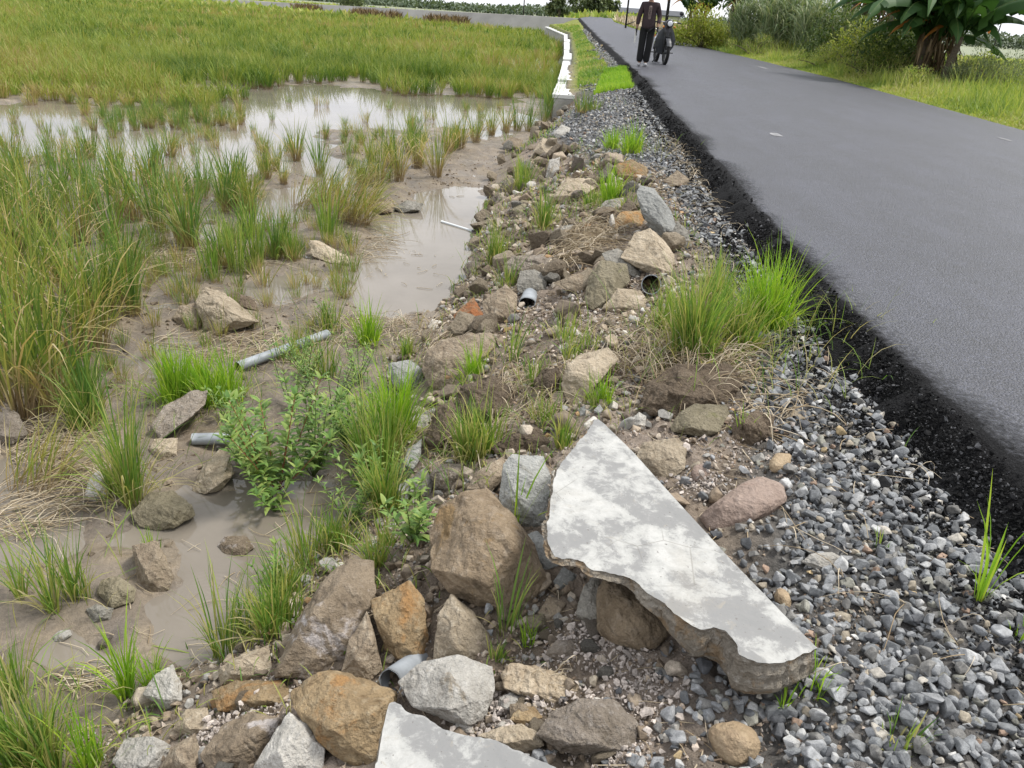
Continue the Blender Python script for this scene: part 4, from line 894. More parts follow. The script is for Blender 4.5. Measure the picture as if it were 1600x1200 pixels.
# chips: angular brown, tan and grey fragments, far beyond counting
n = 15000; y = .95 + rg.beta(1.0, 1.5, n) * 9; x = xT(y) - .1 + rg.random(n) * (G0(y) + .15 - xT(y)); k = rg.random(n) < np.clip(.45 + 1.5 * fbm(x, y, 2.2, 3, 221), .1, 1); x, y = x[k], y[k]; n = len(x)
r = .0105 * np.exp(rg.normal(0, .42, n)) * (1 + .12 * y); z = terrain(x, y)
pal2 = np.array([(.20, .155, .11), (.29, .235, .175), (.38, .325, .26), (.26, .25, .23), (.145, .115, .085), (.46, .43, .38), (.33, .21, .11)])
c = pal2[rg.choice(7, n, p=[.24, .25, .17, .14, .12, .06, .02])] * rg.uniform(.8, 1.2, (n, 1)); k = z > W + .01
scatter('rubble_chips', SV_hi, np.stack([x, y, z + r * .35], 1)[k], r[k], c[k], 'gravel_mat', rg)
n = 1500; y = .95 + rg.beta(1.1, 1.3, n) * 9.5; x = xT(y) - .12 + rg.random(n) * (G0(y) + .02 - xT(y)); k = rg.random(n) < np.clip(.5 + 1.6 * fbm(x, y, 1.6, 3, 225), .12, 1); x, y = x[k], y[k]; n = len(x)
r = .026 * np.exp(rg.normal(0, .35, n)) * (1 + .10 * y); z = terrain(x, y); k = z > W
c = pal2[rg.choice(7, n, p=[.24, .27, .19, .12, .10, .05, .03])] * rg.uniform(.8, 1.2, (n, 1))
scatter('rubble', SV_hi, np.stack([x, y, z + r * .3], 1)[k], r[k], c[k], 'gravel_mat', rg)
# pale pinkish mortar grit in heaps below the slabs
hp = [at(a, b) for a, b in ((960, 1020), (900, 1130), (800, 1110), (960, 1160), (1010, 1080), (880, 1010), (340, 1150), (400, 1100), (760, 1130), (900, 490), (960, 530), (860, 500), (1100, 760), (1180, 700))]
P_ = np.vstack([h[None, :2] + rg.normal(0, .05 if h[1] < 2.5 else .16, (420, 2)) for h in hp]); n = len(P_); r = .0052 * np.exp(rg.normal(0, .5, n)); z = terrain(P_[:, 0], P_[:, 1]) + r * rg.uniform(.2, 1.6, n)
c = np.array([(.44, .39, .35)]) * rg.uniform(.6, 1.25, (n, 1)); scatter('mortar_grit', SV_lo, np.column_stack([P_, z]), r, c, 'crumb_mat', rg, tilt=1.)
# weathered wood piece
def plank(flat, label):
    rock('wood_plank', 'driftwood_mat', label, flat, cat='wood', thick=.25, bulge=.12)
rock('driftwood', 'driftwood_mat', 'weathered pale brown chunk of wood below the slab beside the dusty rock', [783, 1048, 795, 1036, 840, 1040, 880, 1055, 908, 1068, 906, 1090, 880, 1100, 845, 1098, 810, 1086, 788, 1075], cat='wood', amp=2.0, thick=.4, bulge=.2)
plank([481, 380, 484, 374, 500, 376, 546, 402, 548, 412, 538, 417, 515, 411, 487, 400], 'pale flat piece of wood lying in the mud left of the middle pool')

# ------------------------------------------------------------------ pipes
def pipe(name, label, pa, pb, rad, za=None, zb=None, mat='pvc_grey', crush=0, bend=0, axis=None, inside=None):
    a = at(*pa); b = at(*pb)
    a[2] = a[2] + rad if za is None else za; b[2] = b[2] + rad if zb is None else zb
    if axis is not None: b = a + np.array(axis, float)
    n = 14; ns = 28; th = np.arange(ns) * 2 * math.pi / ns; ax = (b - a); Ln = np.linalg.norm(ax); ax /= Ln; s1 = np.cross(ax, [0, 0, 1]); s1 /= np.linalg.norm(s1); s2 = np.cross(s1, ax)
    def shell(r, flip):
        rows = []
        for k in range(n):
            f = k / (n - 1); c = a + ax * Ln * f + s2 * bend * math.sin(math.pi * f); sq = 1 - crush * (1 - f)
            jag = .2 * (.012 * np.sin(th * 3 + 1) + .008 * np.sin(7 * th)) * (1 if k in (0, n - 1) else 0)
            rows.append(c + (np.cos(th)[:, None] * s1 * r * (1 + crush * .25 * (1 - f)) + np.sin(th)[:, None] * s2 * r * sq) + jag[:, None] * ax)
        V = np.vstack(rows); i = np.arange(n - 1)[:, None] * ns + np.arange(ns)[None]; j = np.arange(n - 1)[:, None] * ns + (np.arange(ns)[None] + 1) % ns
        Fq = np.stack([i, j, j + ns, i + ns], 2).reshape(-1, 4); return V, (Fq[:, ::-1] if flip else Fq)
    Vo, Fo = shell(rad, False); Vi, Fi = shell(rad * .91, True)
    rim = []
    for base in (0, (n - 1) * ns):
        for j in range(ns): rim.append((base + j, base + (j + 1) % ns, len(Vo) + base + (j + 1) % ns, len(Vo) + base + j))
    V = np.vstack([Vo, Vi]) - a; Fq = np.vstack([Fo, Fi + len(Vo), rim])
    mi = np.concatenate([np.zeros(len(Fo)), np.ones(len(Fi)), np.zeros(len(rim))]).astype(int)
    o = link(name, mesh_arr(name, V, Fq, [mat, inside or ('pvc_inside' if mat != 'pvc_white' else mat)], smooth=True, midx=mi), loc=a); tag(o, label, 'pipe'); return o
pipe('plastic_pipe', 'long grey plastic pipe lying on the mud left of the leafy weeds', (372, 580), (512, 528), .030)
pipe('plastic_pipe', 'short grey plastic pipe stub poking out left of the leafy weed', (303, 694), (420, 692), .030)
p = at(1015, 462)
pipe('plastic_pipe', 'round open plastic pipe end facing the camera in the rubble below the peaked rock', (1015, 462), (1024, 440), .058, za=p[2] + .07, axis=(.055, .34, -.105))
pipe('plastic_pipe', 'crushed dusty pipe end sticking out below the grey capstone', (823, 484), (838, 455), .048, crush=.35, axis=(.02, .3, -.05))
pipe('plastic_pipe', 'cut grey pipe in the dark gap between rust orange rock and white chunk', (610, 1080), (640, 1040), .036, axis=(.07, .16, -.07), inside='pvc_grey')
pipe('plastic_pipe', 'thin white pipe half under water in the middle pool', (690, 348), (738, 362), .014, za=W + .008, zb=W + .004, mat='pvc_white')

# ------------------------------------------------------------------ dry straw
def strands(cen, rx, ry, n, L0, L1, az0=None, azs=3.2, h=.03, rad=.0016, seg=5, rg=rg, ang=0):
    lst = []
    ca, sa = math.cos(ang), math.sin(ang)
    for i in range(n):
        a = rg.uniform(0, 2 * math.pi); q = math.sqrt(rg.random()); ex, ey = rx * q * math.cos(a), ry * q * math.sin(a)
        x, y = cen[0] + ex * ca - ey * sa, cen[1] + ex * sa + ey * ca
        az = (az0 if az0 is not None else 0) + rg.normal(0, azs); Ln = rg.uniform(L0, L1); cur = rg.normal(0, 1.5)
        hh = abs(rg.normal(0, h)) + .004; xs, ys_ = [], []
        for k in range(seg + 1):
            xs.append(x); ys_.append(y); x += math.sin(az) * Ln / seg; y += math.cos(az) * Ln / seg; az += cur / seg * .5 + rg.normal(0, .10)
        zs = terrain(np.array(xs), np.array(ys_), False); zs = np.maximum(zs, W); f = np.linspace(0, 1, seg + 1)
        z = zs * .6 + zs.mean() * .4 + hh * (1 - .7 * (2 * f - 1) ** 2) + rg.normal(0, h * .25) * f + .004
        z = np.maximum(z, zs + .002)
        lst.append((np.stack([xs, ys_, z], 1), rad * rg.uniform(.6, 1.5)))
    return lst
def tri_tubes(lst, rg=rg):
    """vectorised flat-ish stalks: three sided tubes"""
    n = len(lst); m = len(lst[0][0]); P = np.array([a for a, _ in lst]); r = np.array([b for _, b in lst])
    T = np.gradient(P, axis=1); T /= np.linalg.norm(T, axis=2)[..., None] + 1e-9
    S = np.cross(T, [0, 0, 1.]); S /= np.linalg.norm(S, axis=2)[..., None] + 1e-9; Nn = np.cross(S, T)
    tp = r[:, None] * np.linspace(1.15, .75, m)[None]
    R_ = [P + (S * math.cos(a) + Nn * math.sin(a)) * tp[..., None] for a in (0.5, 2.6, 4.71)]
    V = np.stack(R_, 2).reshape(-1, 3); b = (np.arange(n) * m * 3)[:, None, None] + (np.arange(m - 1) * 3)[None, :, None] + np.arange(3)[None, None]
    c = (np.arange(n) * m * 3)[:, None, None] + (np.arange(m - 1) * 3)[None, :, None] + ((np.arange(3) + 1) % 3)[None, None]
    Fq = np.stack([b, c, c + 3, b + 3], 3).reshape(-1, 4)
    return V, Fq, np.tile(np.repeat(np.linspace(0, 1, m), 3), n), np.repeat(rg.random(n), m * 3)
# short straw litter on mud and bank
lit = []
for i in range(2200):
    y = float(1.1 + rg.beta(1, 1.7) * 10); x = float(xT(y) + (rg.random() * (G0(y) - xT(y)) if rg.random() < .5 else -rg.random() * (.6 * y + .6)))
    if fbm(np.array([x]), np.array([y]), .9, 2, 231)[0] < -.1: continue
    lit += strands((x, y), .02, .02, 1, .03, .15, rg.uniform(0, 6.28), .5, .004, .0011 * (1 + y * .12), seg=3)
V, Fq, t, r = tri_tubes(lit); tag(link('straw_litter', mesh_arr('straw_litter', V, Fq, 'straw', {'t': t, 'r': r * .8}, smooth=True)), kind='stuff')

def straw_heap(px, py, wpx, hpx, label, n, L=(.08, .3), h=.03, az=None, azs=1.3, name='straw_heap', rad=.0017, mat='straw'):
    c = at(px, py); s = ppm(c); el = math.asin((HC - c[2]) / np.linalg.norm(c - CAM))
    V, Fq, t, r = tri_tubes(strands(c, wpx / s / 2, hpx / s / 2 / math.sin(el), n, L[0], L[1], az, azs, h, rad))
    o = link(name, mesh_arr(name, V - c, Fq, mat, {'t': t, 'r': r}, smooth=True), loc=c); tag(o, label, 'straw'); return o
straw_heap(1075, 598, 150, 60, 'thick tangle of pale dry straw on the clods below the brightest grass', 430, (.10, .34), .07, .6, 1.0, rad=.0019)
straw_heap(1185, 640, 90, 70, 'loose bent straw stems spilling right from the big straw tangle', 40, (.10, .26), .04, 1.9, .9, rad=.0021)
straw_heap(905, 372, 110, 40, 'dry straw tangle on the far rubble below the flat grey stone', 420, (.12, .42), .045, 1.6, .9, rad=.0019)
straw_heap(880, 405, 60, 30, 'dry straw bundle draped over the clod above the crushed pipe', 90, (.12, .4), .05, 2.2, .6, rad=.003)
straw_heap(800, 604, 90, 40, 'straw patch on the dark clod in the middle of the bank', 150, (.06, .22), .04, rad=.0017)
straw_heap(690, 545, 60, 45, 'bundle of reddish dry stalks left of the jagged brown rock', 90, (.1, .28), .05, .9, .35, rad=.0024)
straw_heap(540, 520, 110, 50, 'matted dry straw on the mud shore near the middle pool', 160, (.08, .3), .03, rad=.0018)
straw_heap(350, 545, 260, 50, 'flattened straw lying on the mud above the bright grass row', 230, (.1, .35), .012, 1.4, .8, rad=.0018)
straw_heap(290, 400, 260, 50, 'flattened stubble straw between the rice clumps of the near paddy', 220, (.15, .45), .015, 1.3, .9, rad=.0024)
straw_heap(60, 790, 150, 110, 'fallen heap of greenish brown straw at the left edge of the mud', 190, (.12, .32), .03, .9, .7, rad=.0018)
straw_heap(55, 690, 130, 60, 'red brown rotten straw at the left edge of the mud', 150, (.1, .3), .012, 1.5, .7, rad=.0018)
straw_heap(115, 1060, 80, 45, 'small raft of broken stalks on the wet mud at lower left', 34, (.05, .13), .006, 1.5, .35, rad=.0018)
straw_heap(560, 385, 90, 60, 'broken stalks in the mud left of the middle pool', 90, (.1, .35), .015, 1.3, .8, rad=.0022)
straw_heap(1010, 560, 110, 40, 'dry straw fringe at the left end of the straw tangle', 150, (.08, .26), .04, .9, 1.0, rad=.0016)
straw_heap(850, 640, 110, 40, 'thin straw mat on the clods left of the slab tip', 130, (.06, .2), .03, rad=.0014)
straw_heap(945, 505, 130, 40, 'scattered straw on the pinkish soil below the flat topped rock', 90, (.05, .2), .015, rad=.0015)
straw_heap(640, 520, 80, 50, 'matted straw by the orange faced rock', 130, (.06, .25), .04, rad=.0017)
straw_heap(850, 440, 100, 40, 'straw bits around the crushed pipe', 90, (.08, .3), .03, rad=.0018)
straw_heap(730, 700, 110, 60, 'dark straw under the dense green tuft above the boulder', 140, (.06, .2), .04, rad=.0014)
straw_heap(1020, 395, 120, 30, 'straw caught between the peaked rock and the leaning stone', 110, (.08, .3), .04, rad=.0017)
straw_heap(960, 300, 160, 60, 'thin dry stalks among the far rubble rocks', 300, (.12, .4), .03, rad=.0018)
straw_heap(1120, 280, 90, 130, 'matted dead roots along the raw asphalt edge beyond the rubble', 520, (.10, .35), .035, rad=.0018)
straw_heap(930, 590, 120, 60, 'dry stalks right of the large tan rock in the middle of the bank', 80, (.06, .24), .04, rad=.0015)
straw_heap(840, 1075, 70, 22, 'shredded fibres lying on the weathered wood', 45, (.03, .09), .03, 1.6, .4, rad=.0011)
# single dead stems on gravel and asphalt edge
for i in range(64):
    y = float(np.exp(rg.uniform(math.log(1.25), math.log(6.5)))); x = float(xL(y) - rg.uniform(.05, .55 if rg.random() < .6 else .9))
    V, Fq, t, r = tri_tubes(strands((x, y), .01, .01, rg.integers(1, 4), .07, .24, rg.uniform(0, 6.28), .8, .035, .0013))
    c = np.array([x, y, ground_z(x, y)]); o = link('dry_stem', mesh_arr('dry_stem', V - c, Fq, 'straw', {'t': t, 'r': r}, smooth=True), loc=c)
    tag(o, 'bleached dry stem lying on the gravel beside the black asphalt edge', 'stem', 'dry stems on the gravel shoulder')
# ================================================================== VEGETATION
def elev_cos(c): return math.sqrt(max(.2, 1 - ((HC - c[2]) / np.linalg.norm(c - CAM)) ** 2))
def clump_sets(rg, n, h, sp, lean=.28, droop=(.3, 1.1), w=.007, seg=4, rr=(0, 1), hmin=.55, az0=None, azs=3.2):
    a = rg.uniform(0, 2 * math.pi, n); q = np.sqrt(rg.random(n)) * sp; base = np.stack([q * np.cos(a), q * np.sin(a), np.full(n, -.01)], 1)
    az = math.pi / 2 - a + rg.normal(0, .7, n) if az0 is None else az0 + rg.normal(0, azs, n)
    Ln = h * rg.uniform(hmin, 1.08, n)
    r = rg.uniform(rr[0], rr[1], n)
    return blades(base, az, Ln, np.abs(rg.normal(0, lean, n)), rg.uniform(droop[0], droop[1], n), w * rg.uniform(.7, 1.25, n), seg, rg, r=r)
def rice_mesh(rg, h, nb=75, sp=.06, old=True, lean=.2, lodge=None, dens=1.0):
    sets = []; nb = int(nb * dens)
    kw = dict(az0=lodge, azs=.5) if lodge is not None else {}
    ln = lean if lodge is None else .75
    sets.append(clump_sets(rg, int(nb * .55), h, sp, ln, (.1, .6), .0085, 4, (.0, .55), **kw))
    sets.append(clump_sets(rg, int(nb * .30), h * .85, sp * 1.1, ln * 1.6, (.6, 1.9), .0075, 5, (.3, .9), **kw))
    sets.append(clump_sets(rg, int(nb * .28), h * .45, sp * 1.1, ln * 1.3, (.0, .5), .007, 3, (.75, 1.0), **kw))
    if old: sets.append(clump_sets(rg, int(nb * .16), h * 1.0, sp, ln, (1.4, 2.6), .009, 6, (.65, .95), **kw))
    return sets
PI = math.pi
# -- near rice clumps, each its own plant: px, py base, px height, kind
NR_ = [(32, 655, 285, 0), (82, 640, 235, 0), (15, 560, 280, 0), (112, 565, 230, 0), (150, 545, 200, 0), (60, 500, 250, 0), (8, 455, 220, 0), (118, 470, 190, 0), (30, 400, 170, 0), (75, 380, 150, 1), (130, 382, 150, 0), (172, 380, 150, 1), (212, 345, 130, 0), (250, 362, 150, 1), (195, 342, 120, 0), (300, 388, 140, 1), (288, 380, 110, 0), (350, 330, 120, 1), (160, 490, 150, 1), (205, 492, 150, 1), (190, 470, 110, 0), (345, 418, 105, 1), (400, 416, 115, 2), (372, 428, 110, 2), (430, 404, 80, 1), (455, 404, 62, 2), (330, 435, 80, 2), (388, 372, 90, 1), (430, 268, 55, 0), (462, 252, 70, 0), (500, 275, 88, 1), (530, 332, 115, 0), (560, 305, 105, 0), (590, 292, 110, 0), (622, 284, 108, 0), (652, 262, 95, 0), (682, 276, 105, 0), (720, 232, 66, 0), (700, 238, 76, 0), (744, 222, 60, 0), (505, 315, 90, 0), (545, 345, 90, 0), (575, 325, 80, 0), (610, 262, 78, 0), (640, 238, 70, 1), (790, 208, 55, 0), (826, 205, 66, 1), (850, 196, 80, 1), (862, 186, 78, 1), (768, 212, 50, 0), (872, 166, 60, 1), (808, 205, 60, 1), (515, 380, 105, 2), (95, 300, 90, 1), (40, 320, 110, 0), (5, 330, 110, 1), (60, 345, 110, 0), (150, 330, 100, 1), (20, 290, 80, 1), (120, 280, 70, 0), (175, 305, 90, 1), (240, 290, 75, 1), (270, 330, 95, 0), (320, 300, 70, 1), (375, 282, 60, 1), (85, 440, 160, 1), (45, 600, 200, 1), (-25, 620, 290, 0), (-40, 520, 260, 0), (-30, 400, 190, 0), (130, 620, 130, 1), (145, 660, 130, 1)]
rg = np.random.default_rng(21)
LBL = ['tall yellowing rice clump standing in the wet mud of the near paddy', 'upright green rice clump standing in the wet mud of the near paddy', 'fresh bright green rice tuft in the mud between the older yellowing clumps']
for i, (px, py, hp, k) in enumerate(NR_):
    c = at(px, py); s = ppm(c); h = hp / s / elev_cos(c); h = min(h, 1.15)
    lod = 1.1 if (500 < px < 600 and py > 300) else None
    sp = min(.06, .036 + .025 * h)
    if k == 2: sets = [clump_sets(rg, 60, h, sp * 1.3, .12, (.05, .5), .006, 4, (.0, .7))]; mt = 'grass_young'
    else: sets = rice_mesh(rg, h, 84 if py > 350 else 66, sp * 1.2, k == 0, .17, lod); mt = 'rice_old' if k == 0 else 'rice_green'
    me = blade_mesh('rice_clump', sets, mt)
    tag(link('rice_clump', me, loc=c), LBL[k], 'rice plant', ['yellowing rice clumps in the near paddy', 'green rice clumps in the near paddy', 'fresh rice tufts in the near paddy'][k])
# scattered clumps of the middle belt share a few meshes
PV = [blade_mesh('rice_clump', rice_mesh(rg, .62, 70, .07, k % 2 == 0, .17), ['rice_old', 'rice_green'][k % 2]) for k in range(8)]
SV = [blade_mesh('rice_stubble', [clump_sets(rg, 34, .26, .07, .25, (.0, .5), .006, 3, (.3, 1.)), clump_sets(rg, 10, .4, .05, .2, (.2, .9), .005, 4, (.1, .6))], ['rice_old', 'rice_green'][k % 2]) for k in range(6)]
def belt(n, pxr, pyr, V, sc, label, group, name, cond=None):
    m = 0; t = 0
    while m < n and t < n * 20:
        t += 1; px, py = rg.uniform(*pxr), rg.uniform(*pyr)
        if cond and not cond(px, py): continue
        c = at(px, py)
        if name == 'rice_clump' and c[2] < W + .001 and rg.random() < .5: continue
        o = link(name, V[int(rg.integers(0, len(V)))], loc=c, rot=(0, 0, float(rg.uniform(0, 6.28))), scale=float(sc * rg.uniform(.75, 1.15))); tag(o, label, 'rice plant', group); m += 1
belt(26, (-60, 480), (225, 345), PV, .95, 'leaning rice clump at the edge of the flooded strip', 'rice clumps at the flooded strip', 'rice_clump', lambda x, y: y > 240 + max(0, x - 250) * .12 and not (395 < x and y > 290))
belt(6, (-60, 200), (345, 520), PV, 1.15, 'dense rice clump in the crowded left part of the near paddy', 'rice clumps in the crowded left part', 'rice_clump')
belt(84, (-30, 800), (160, 262), SV, 1.0, 'short rice stubble tuft sticking out of the flooded strip', 'stubble tufts in the flooded strip', 'rice_stubble')
belt(48, (130, 380), (172, 205), PV, .62, 'low rice clump on the mud island of the flooded strip', 'rice clumps on the mud island', 'rice_clump')
belt(86, (180, 560), (290, 470), SV, .8, 'low stubble tuft in the mud between the rice clumps', 'stubble tufts between the rice clumps', 'rice_stubble')
belt(24, (440, 760), (206, 300), PV, .62, 'small rice clump on the mud strip left above the middle pool', 'rice clumps above the middle pool', 'rice_clump', lambda x, y: y < 300 - (x - 560) * .22)
belt(34, (150, 500), (400, 600), SV, .62, 'low grassy stub on the trampled mud by the flat topped rock', 'grassy stubs on the trampled mud', 'rice_stubble')
# fallen leaves: lodged rice left of the middle pool
for (px, py, az, n, lab) in ((560, 350, 1.5, 150, 'flattened rice straw sheaf leaning to the middle pool'), (520, 345, 1.8, 120, 'lodged yellow rice sheaf left of the middle pool'), (470, 330, 1.2, 90, 'lodged rice sheaf behind the flat mud rock'), (60, 760, .9, 110, 'fallen rice sheaf on the mud at the left edge'), (265, 300, 1.4, 70, 'fallen rice sheaf at the flooded strip')):
    c = at(px, py); h = .62 if py < 700 else .42
    me = blade_mesh('fallen_rice', [clump_sets(rg, n, h, .12, .95, (.2, .9), .0065, 5, (.15, 1.), az0=az, azs=.55)], 'rice_old')
    tag(link('fallen_rice', me, loc=c), lab, 'rice plant')

# -- far rice field: far beyond counting
fr = np.array([hit(a, b, W)[:2] for a, b in [(-160, 172), (0, 152), (150, 157), (240, 168), (330, 172), (400, 132), (470, 128), (560, 134), (650, 150), (760, 155), (835, 158), (862, 172), (880, 186)]])
def field(y0, y1, spc, nb, h, w, seg):
    xs = np.arange(-y1 * .80 - 3, 3, spc); ys_ = np.arange(y0, y1, spc); X, Y = np.meshgrid(xs, ys_); X = (X + rg.normal(0, spc * .22, X.shape)).ravel(); Y = (Y + rg.normal(0, spc * .22, Y.shape)).ravel()
    front = np.interp(X, fr[:, 0], fr[:, 1]) + fbm(X, Y, .8, 3, 301) * 2.2
    k = (Y > front) & (X < np.where(Y > 17, wallx(Y) - .26, xT(Y) - .1)) & (X > -.80 * Y - 3)
    k &= ~((fbm(X * .6, Y * 2.2, .35, 3, 305) > .17) & (Y > front + 1.2) & (Y < 45))
    X, Y = X[k], Y[k]; n = len(X); fo = front[k]
    hv = h * (1 + .28 * fbm(X, Y * 1.6, .28, 3, 309) + .30 * fbm(X * .7, Y, 1.0, 2, 310)) * np.random.default_rng(3).uniform(.78, 1.15, n) * np.where(Y < fo + 1.6, .86, 1)
    cx = fbm(X, Y * 1.5, .22, 3, 311)
    a = rg.uniform(0, 2 * PI, (n, nb)); q = rg.random((n, nb)) ** .5 * (.03 + spc * .16)
    base = np.stack([X[:, None] + q * np.cos(a), Y[:, None] + q * np.sin(a), np.full((n, nb), W)], 2).reshape(-1, 3)
    az = (PI / 2 - a + rg.normal(0, .6, (n, nb))).ravel(); L_ = (hv[:, None] * rg.uniform(.6, 1.1, (n, nb))).ravel()
    r = np.clip(rg.uniform(0, .62, (n, nb)) + .95 * cx[:, None] + rg.normal(0, .17, (n, 1)) + .10 + (rg.random((n, nb)) < .05) * .3, 0, 1).ravel()
    return blades(base, az, L_, np.abs(rg.normal(0, .22, n * nb)), rg.uniform(.2, 1.5, n * nb), w * rg.uniform(.7, 1.3, n * nb), seg, rg, r=r)
me = blade_mesh('rice_field', [field(13.5, 27, .33, 38, .66, .012, 3), field(27, 42, .5, 26, .70, .02, 3), field(42, 66, .6, 13, .72, .04, 2), field(66, 128, 1.1, 11, .8, .09, 2)], 'rice_field')
tag(link('rice_field', me), kind='stuff')

# -- grass tufts on the bank and mud: px, py base, px height, px width, blades, material, label
Y_, G_ = 'grass_young', 'grass_lime'
TU = [
(1188, 515, 150, 95, 420, G_, 'brightest lime green grass clump beside the asphalt edge'),
(1085, 560, 150, 130, 430, Y_, 'wide green grass clump growing over the big dry straw tangle'),
(1150, 545, 110, 90, 230, Y_, 'green grass between the lime clump and the straw tangle'),
(1045, 520, 90, 60, 130, Y_, 'grass left of the lime clump in front of the open pipe'),
(1120, 480, 100, 60, 150, Y_, 'grass behind the lime clump close to the gravel'),
(955, 318, 75, 45, 170, G_, 'bright grass tuft in the far rubble between brown rocks'),
(985, 240, 55, 50, 160, G_, 'lime grass tuft on the far rubble before the grey gravel slope'),
(955, 232, 42, 34, 90, G_, 'small lime tuft left of the far lime grass tuft'),
(925, 325, 40, 40, 80, Y_, 'low grass at the foot of the far bright tuft'),
(980, 335, 46, 50, 90, Y_, 'grass sprouting before the tall pale leaning stone'),
(775, 412, 85, 36, 120, Y_, 'thin bright grass tuft on the right shore of the middle pool'),
(845, 355, 90, 40, 100, Y_, 'yellow green grass column among rocks behind the pool shore'),
(810, 300, 60, 50, 120, Y_, 'grass tuft at the top right of the middle pool'),
(815, 280, 44, 34, 70, Y_, 'small grass tuft behind the one at the pool top'),
(790, 450, 60, 40, 60, Y_, 'grass at the lower right corner of the middle pool'),
(575, 535, 75, 55, 140, G_, 'yellow green tuft at the lower left corner of the middle pool'),
(638, 558, 50, 34, 80, Y_, 'short grass tuft left of the jagged brown rock'),
(737, 598, 75, 44, 140, G_, 'bright tuft standing before the jagged brown rock'),
(745, 712, 105, 85, 260, Y_, 'dense green tuft on the dark clods above the big boulder'),
(612, 695, 150, 80, 330, G_, 'tallest bright green grass in the middle left of the bank'),
(590, 740, 150, 80, 240, Y_, 'green grass below the tallest bright grass'),
(610, 800, 120, 70, 190, Y_, 'grass strip running down beside the narrow leaning stone'),
(275, 625, 95, 70, 220, G_, 'left bright grass patch of the row behind the pitted rock'),
(345, 630, 100, 90, 260, G_, 'right bright grass patch of the row behind the pitted rock'),
(310, 610, 80, 60, 160, G_, 'middle bright grass patch of the row behind the pitted rock'),
(208, 785, 215, 50, 120, Y_, 'tall narrow rice seedlings standing by the olive rock'),
(180, 775, 110, 26, 50, Y_, 'small seedling tuft left of the tall narrow seedlings'),
(135, 670, 110, 80, 110, Y_, 'green grass at the foot of the left yellow rice clumps'),
(85, 955, 145, 34, 38, Y_, 'left of two thin seedling tufts on the wet lower left mud'),
(122, 935, 135, 50, 55, Y_, 'right of two thin seedling tufts on the wet lower left mud'),
(34, 935, 110, 22, 24, Y_, 'lone dark seedling near the left edge above the white pebble'),
(20, 1085, 130, 60, 60, Y_, 'pale seedlings at the left edge below the white pebble'),
(40, 1210, 190, 110, 190, Y_, 'big seedling clump filling the bottom left corner'),
(95, 1215, 170, 70, 90, Y_, 'seedlings right of the bottom left corner clump'),
(140, 1205, 110, 60, 60, G_, 'yellowish seedlings above the rough white stone'),
(200, 1090, 115, 40, 60, G_, 'lime seedlings between the stalk raft and the crusted stone'),
(238, 1072, 62, 34, 40, G_, 'short lime seedlings right beside the pale crusted stone'),
(350, 1030, 135, 46, 44, Y_, 'dark green seedlings at the lower right of the near puddle'),
(385, 990, 100, 46, 50, Y_, 'seedlings behind the dark green puddle edge seedlings'),
(480, 885, 105, 44, 46, Y_, 'spiky dark seedling tuft above the large crusted rock'),
(432, 985, 110, 90, 170, Y_, 'leafy grass on the left flank of the large crusted rock'),
(455, 930, 80, 70, 120, Y_, 'grass between the puddle and the large crusted rock'),
(530, 860, 80, 80, 150, Y_, 'grass above the top of the large crusted rock'),
(585, 890, 90, 50, 60, Y_, 'thin grass between the crusted rock and the big boulder'),
(790, 990, 105, 40, 12, Y_, 'few thin blades in the gap below the big boulder'),
(778, 1030, 36, 36, 50, Y_, 'tiny green tuft below the right end of the tan wedge rock'),
(825, 1005, 44, 34, 26, G_, 'tiny yellow green sprig on the olive tan rock'),
(880, 700, 70, 50, 70, Y_, 'grass tuft just left of the slab tip'),
(850, 660, 60, 60, 50, Y_, 'sparse grass on the wide dark clod'),
(940, 635, 70, 40, 70, G_, 'grass sprouting right of the large tan rock'),
(895, 560, 60, 50, 50, Y_, 'sparse grass behind the large tan rock'),
(880, 530, 60, 50, 40, Y_, 'sparse upright blades on the pinkish soil'),
(800, 565, 90, 20, 14, Y_, 'few tall blades beside the jagged brown rock'),
(835, 600, 60, 60, 60, Y_, 'light grass around the central dark clod'),
(925, 545, 50, 60, 50, Y_, 'thin grass behind the large tan rock near the straw tangle'),
(1160, 690, 60, 14, 10, G_, 'single green shoot on the grassy clod'),
(1530, 940, 170, 20, 10, G_, 'tall thin yellow green blades on the gravel near the asphalt'),
(1270, 1075, 60, 90, 26, G_, 'sprawling yellow grass at the slab tip'),
(1405, 1165, 70, 80, 22, Y_, 'sparse creeping grass in the lower gravel'),
(1225, 1110, 60, 18, 8, G_, 'few blades under the slab tip'),
(1375, 860, 40, 30, 8, Y_, 'tiny sprig in the gravel near the flat white stone'),
(1590, 1000, 40, 30, 12, G_, 'small green sprig at the right edge gravel'),
(600, 860, 70, 60, 60, Y_, 'grass beside the left shoulder of the big boulder'),
(805, 830, 120, 14, 9, G_, 'long green blades before the upright blue grey stone'),
(515, 520, 70, 60, 80, Y_, 'grass at the right end of the long grey pipe'),
(470, 560, 60, 90, 80, Y_, 'grass between the long pipe and the leafy weeds'),
(240, 860, 40, 30, 24, G_, 'tiny grass on the half sunk brown rock'),
(920, 175, 40, 60, 90, 'rice_green', 'brown green grass hanging over the end of the wall'),
(500, 590, 80, 70, 90, Y_, 'grass among the leafy weeds near the pale grey stone'),
(655, 590, 30, 60, 40, Y_, 'low grass before the pale grey stone'),
(930, 640, 60, 60, 50, Y_, 'thin grass above the two tiny pale stones'),
]
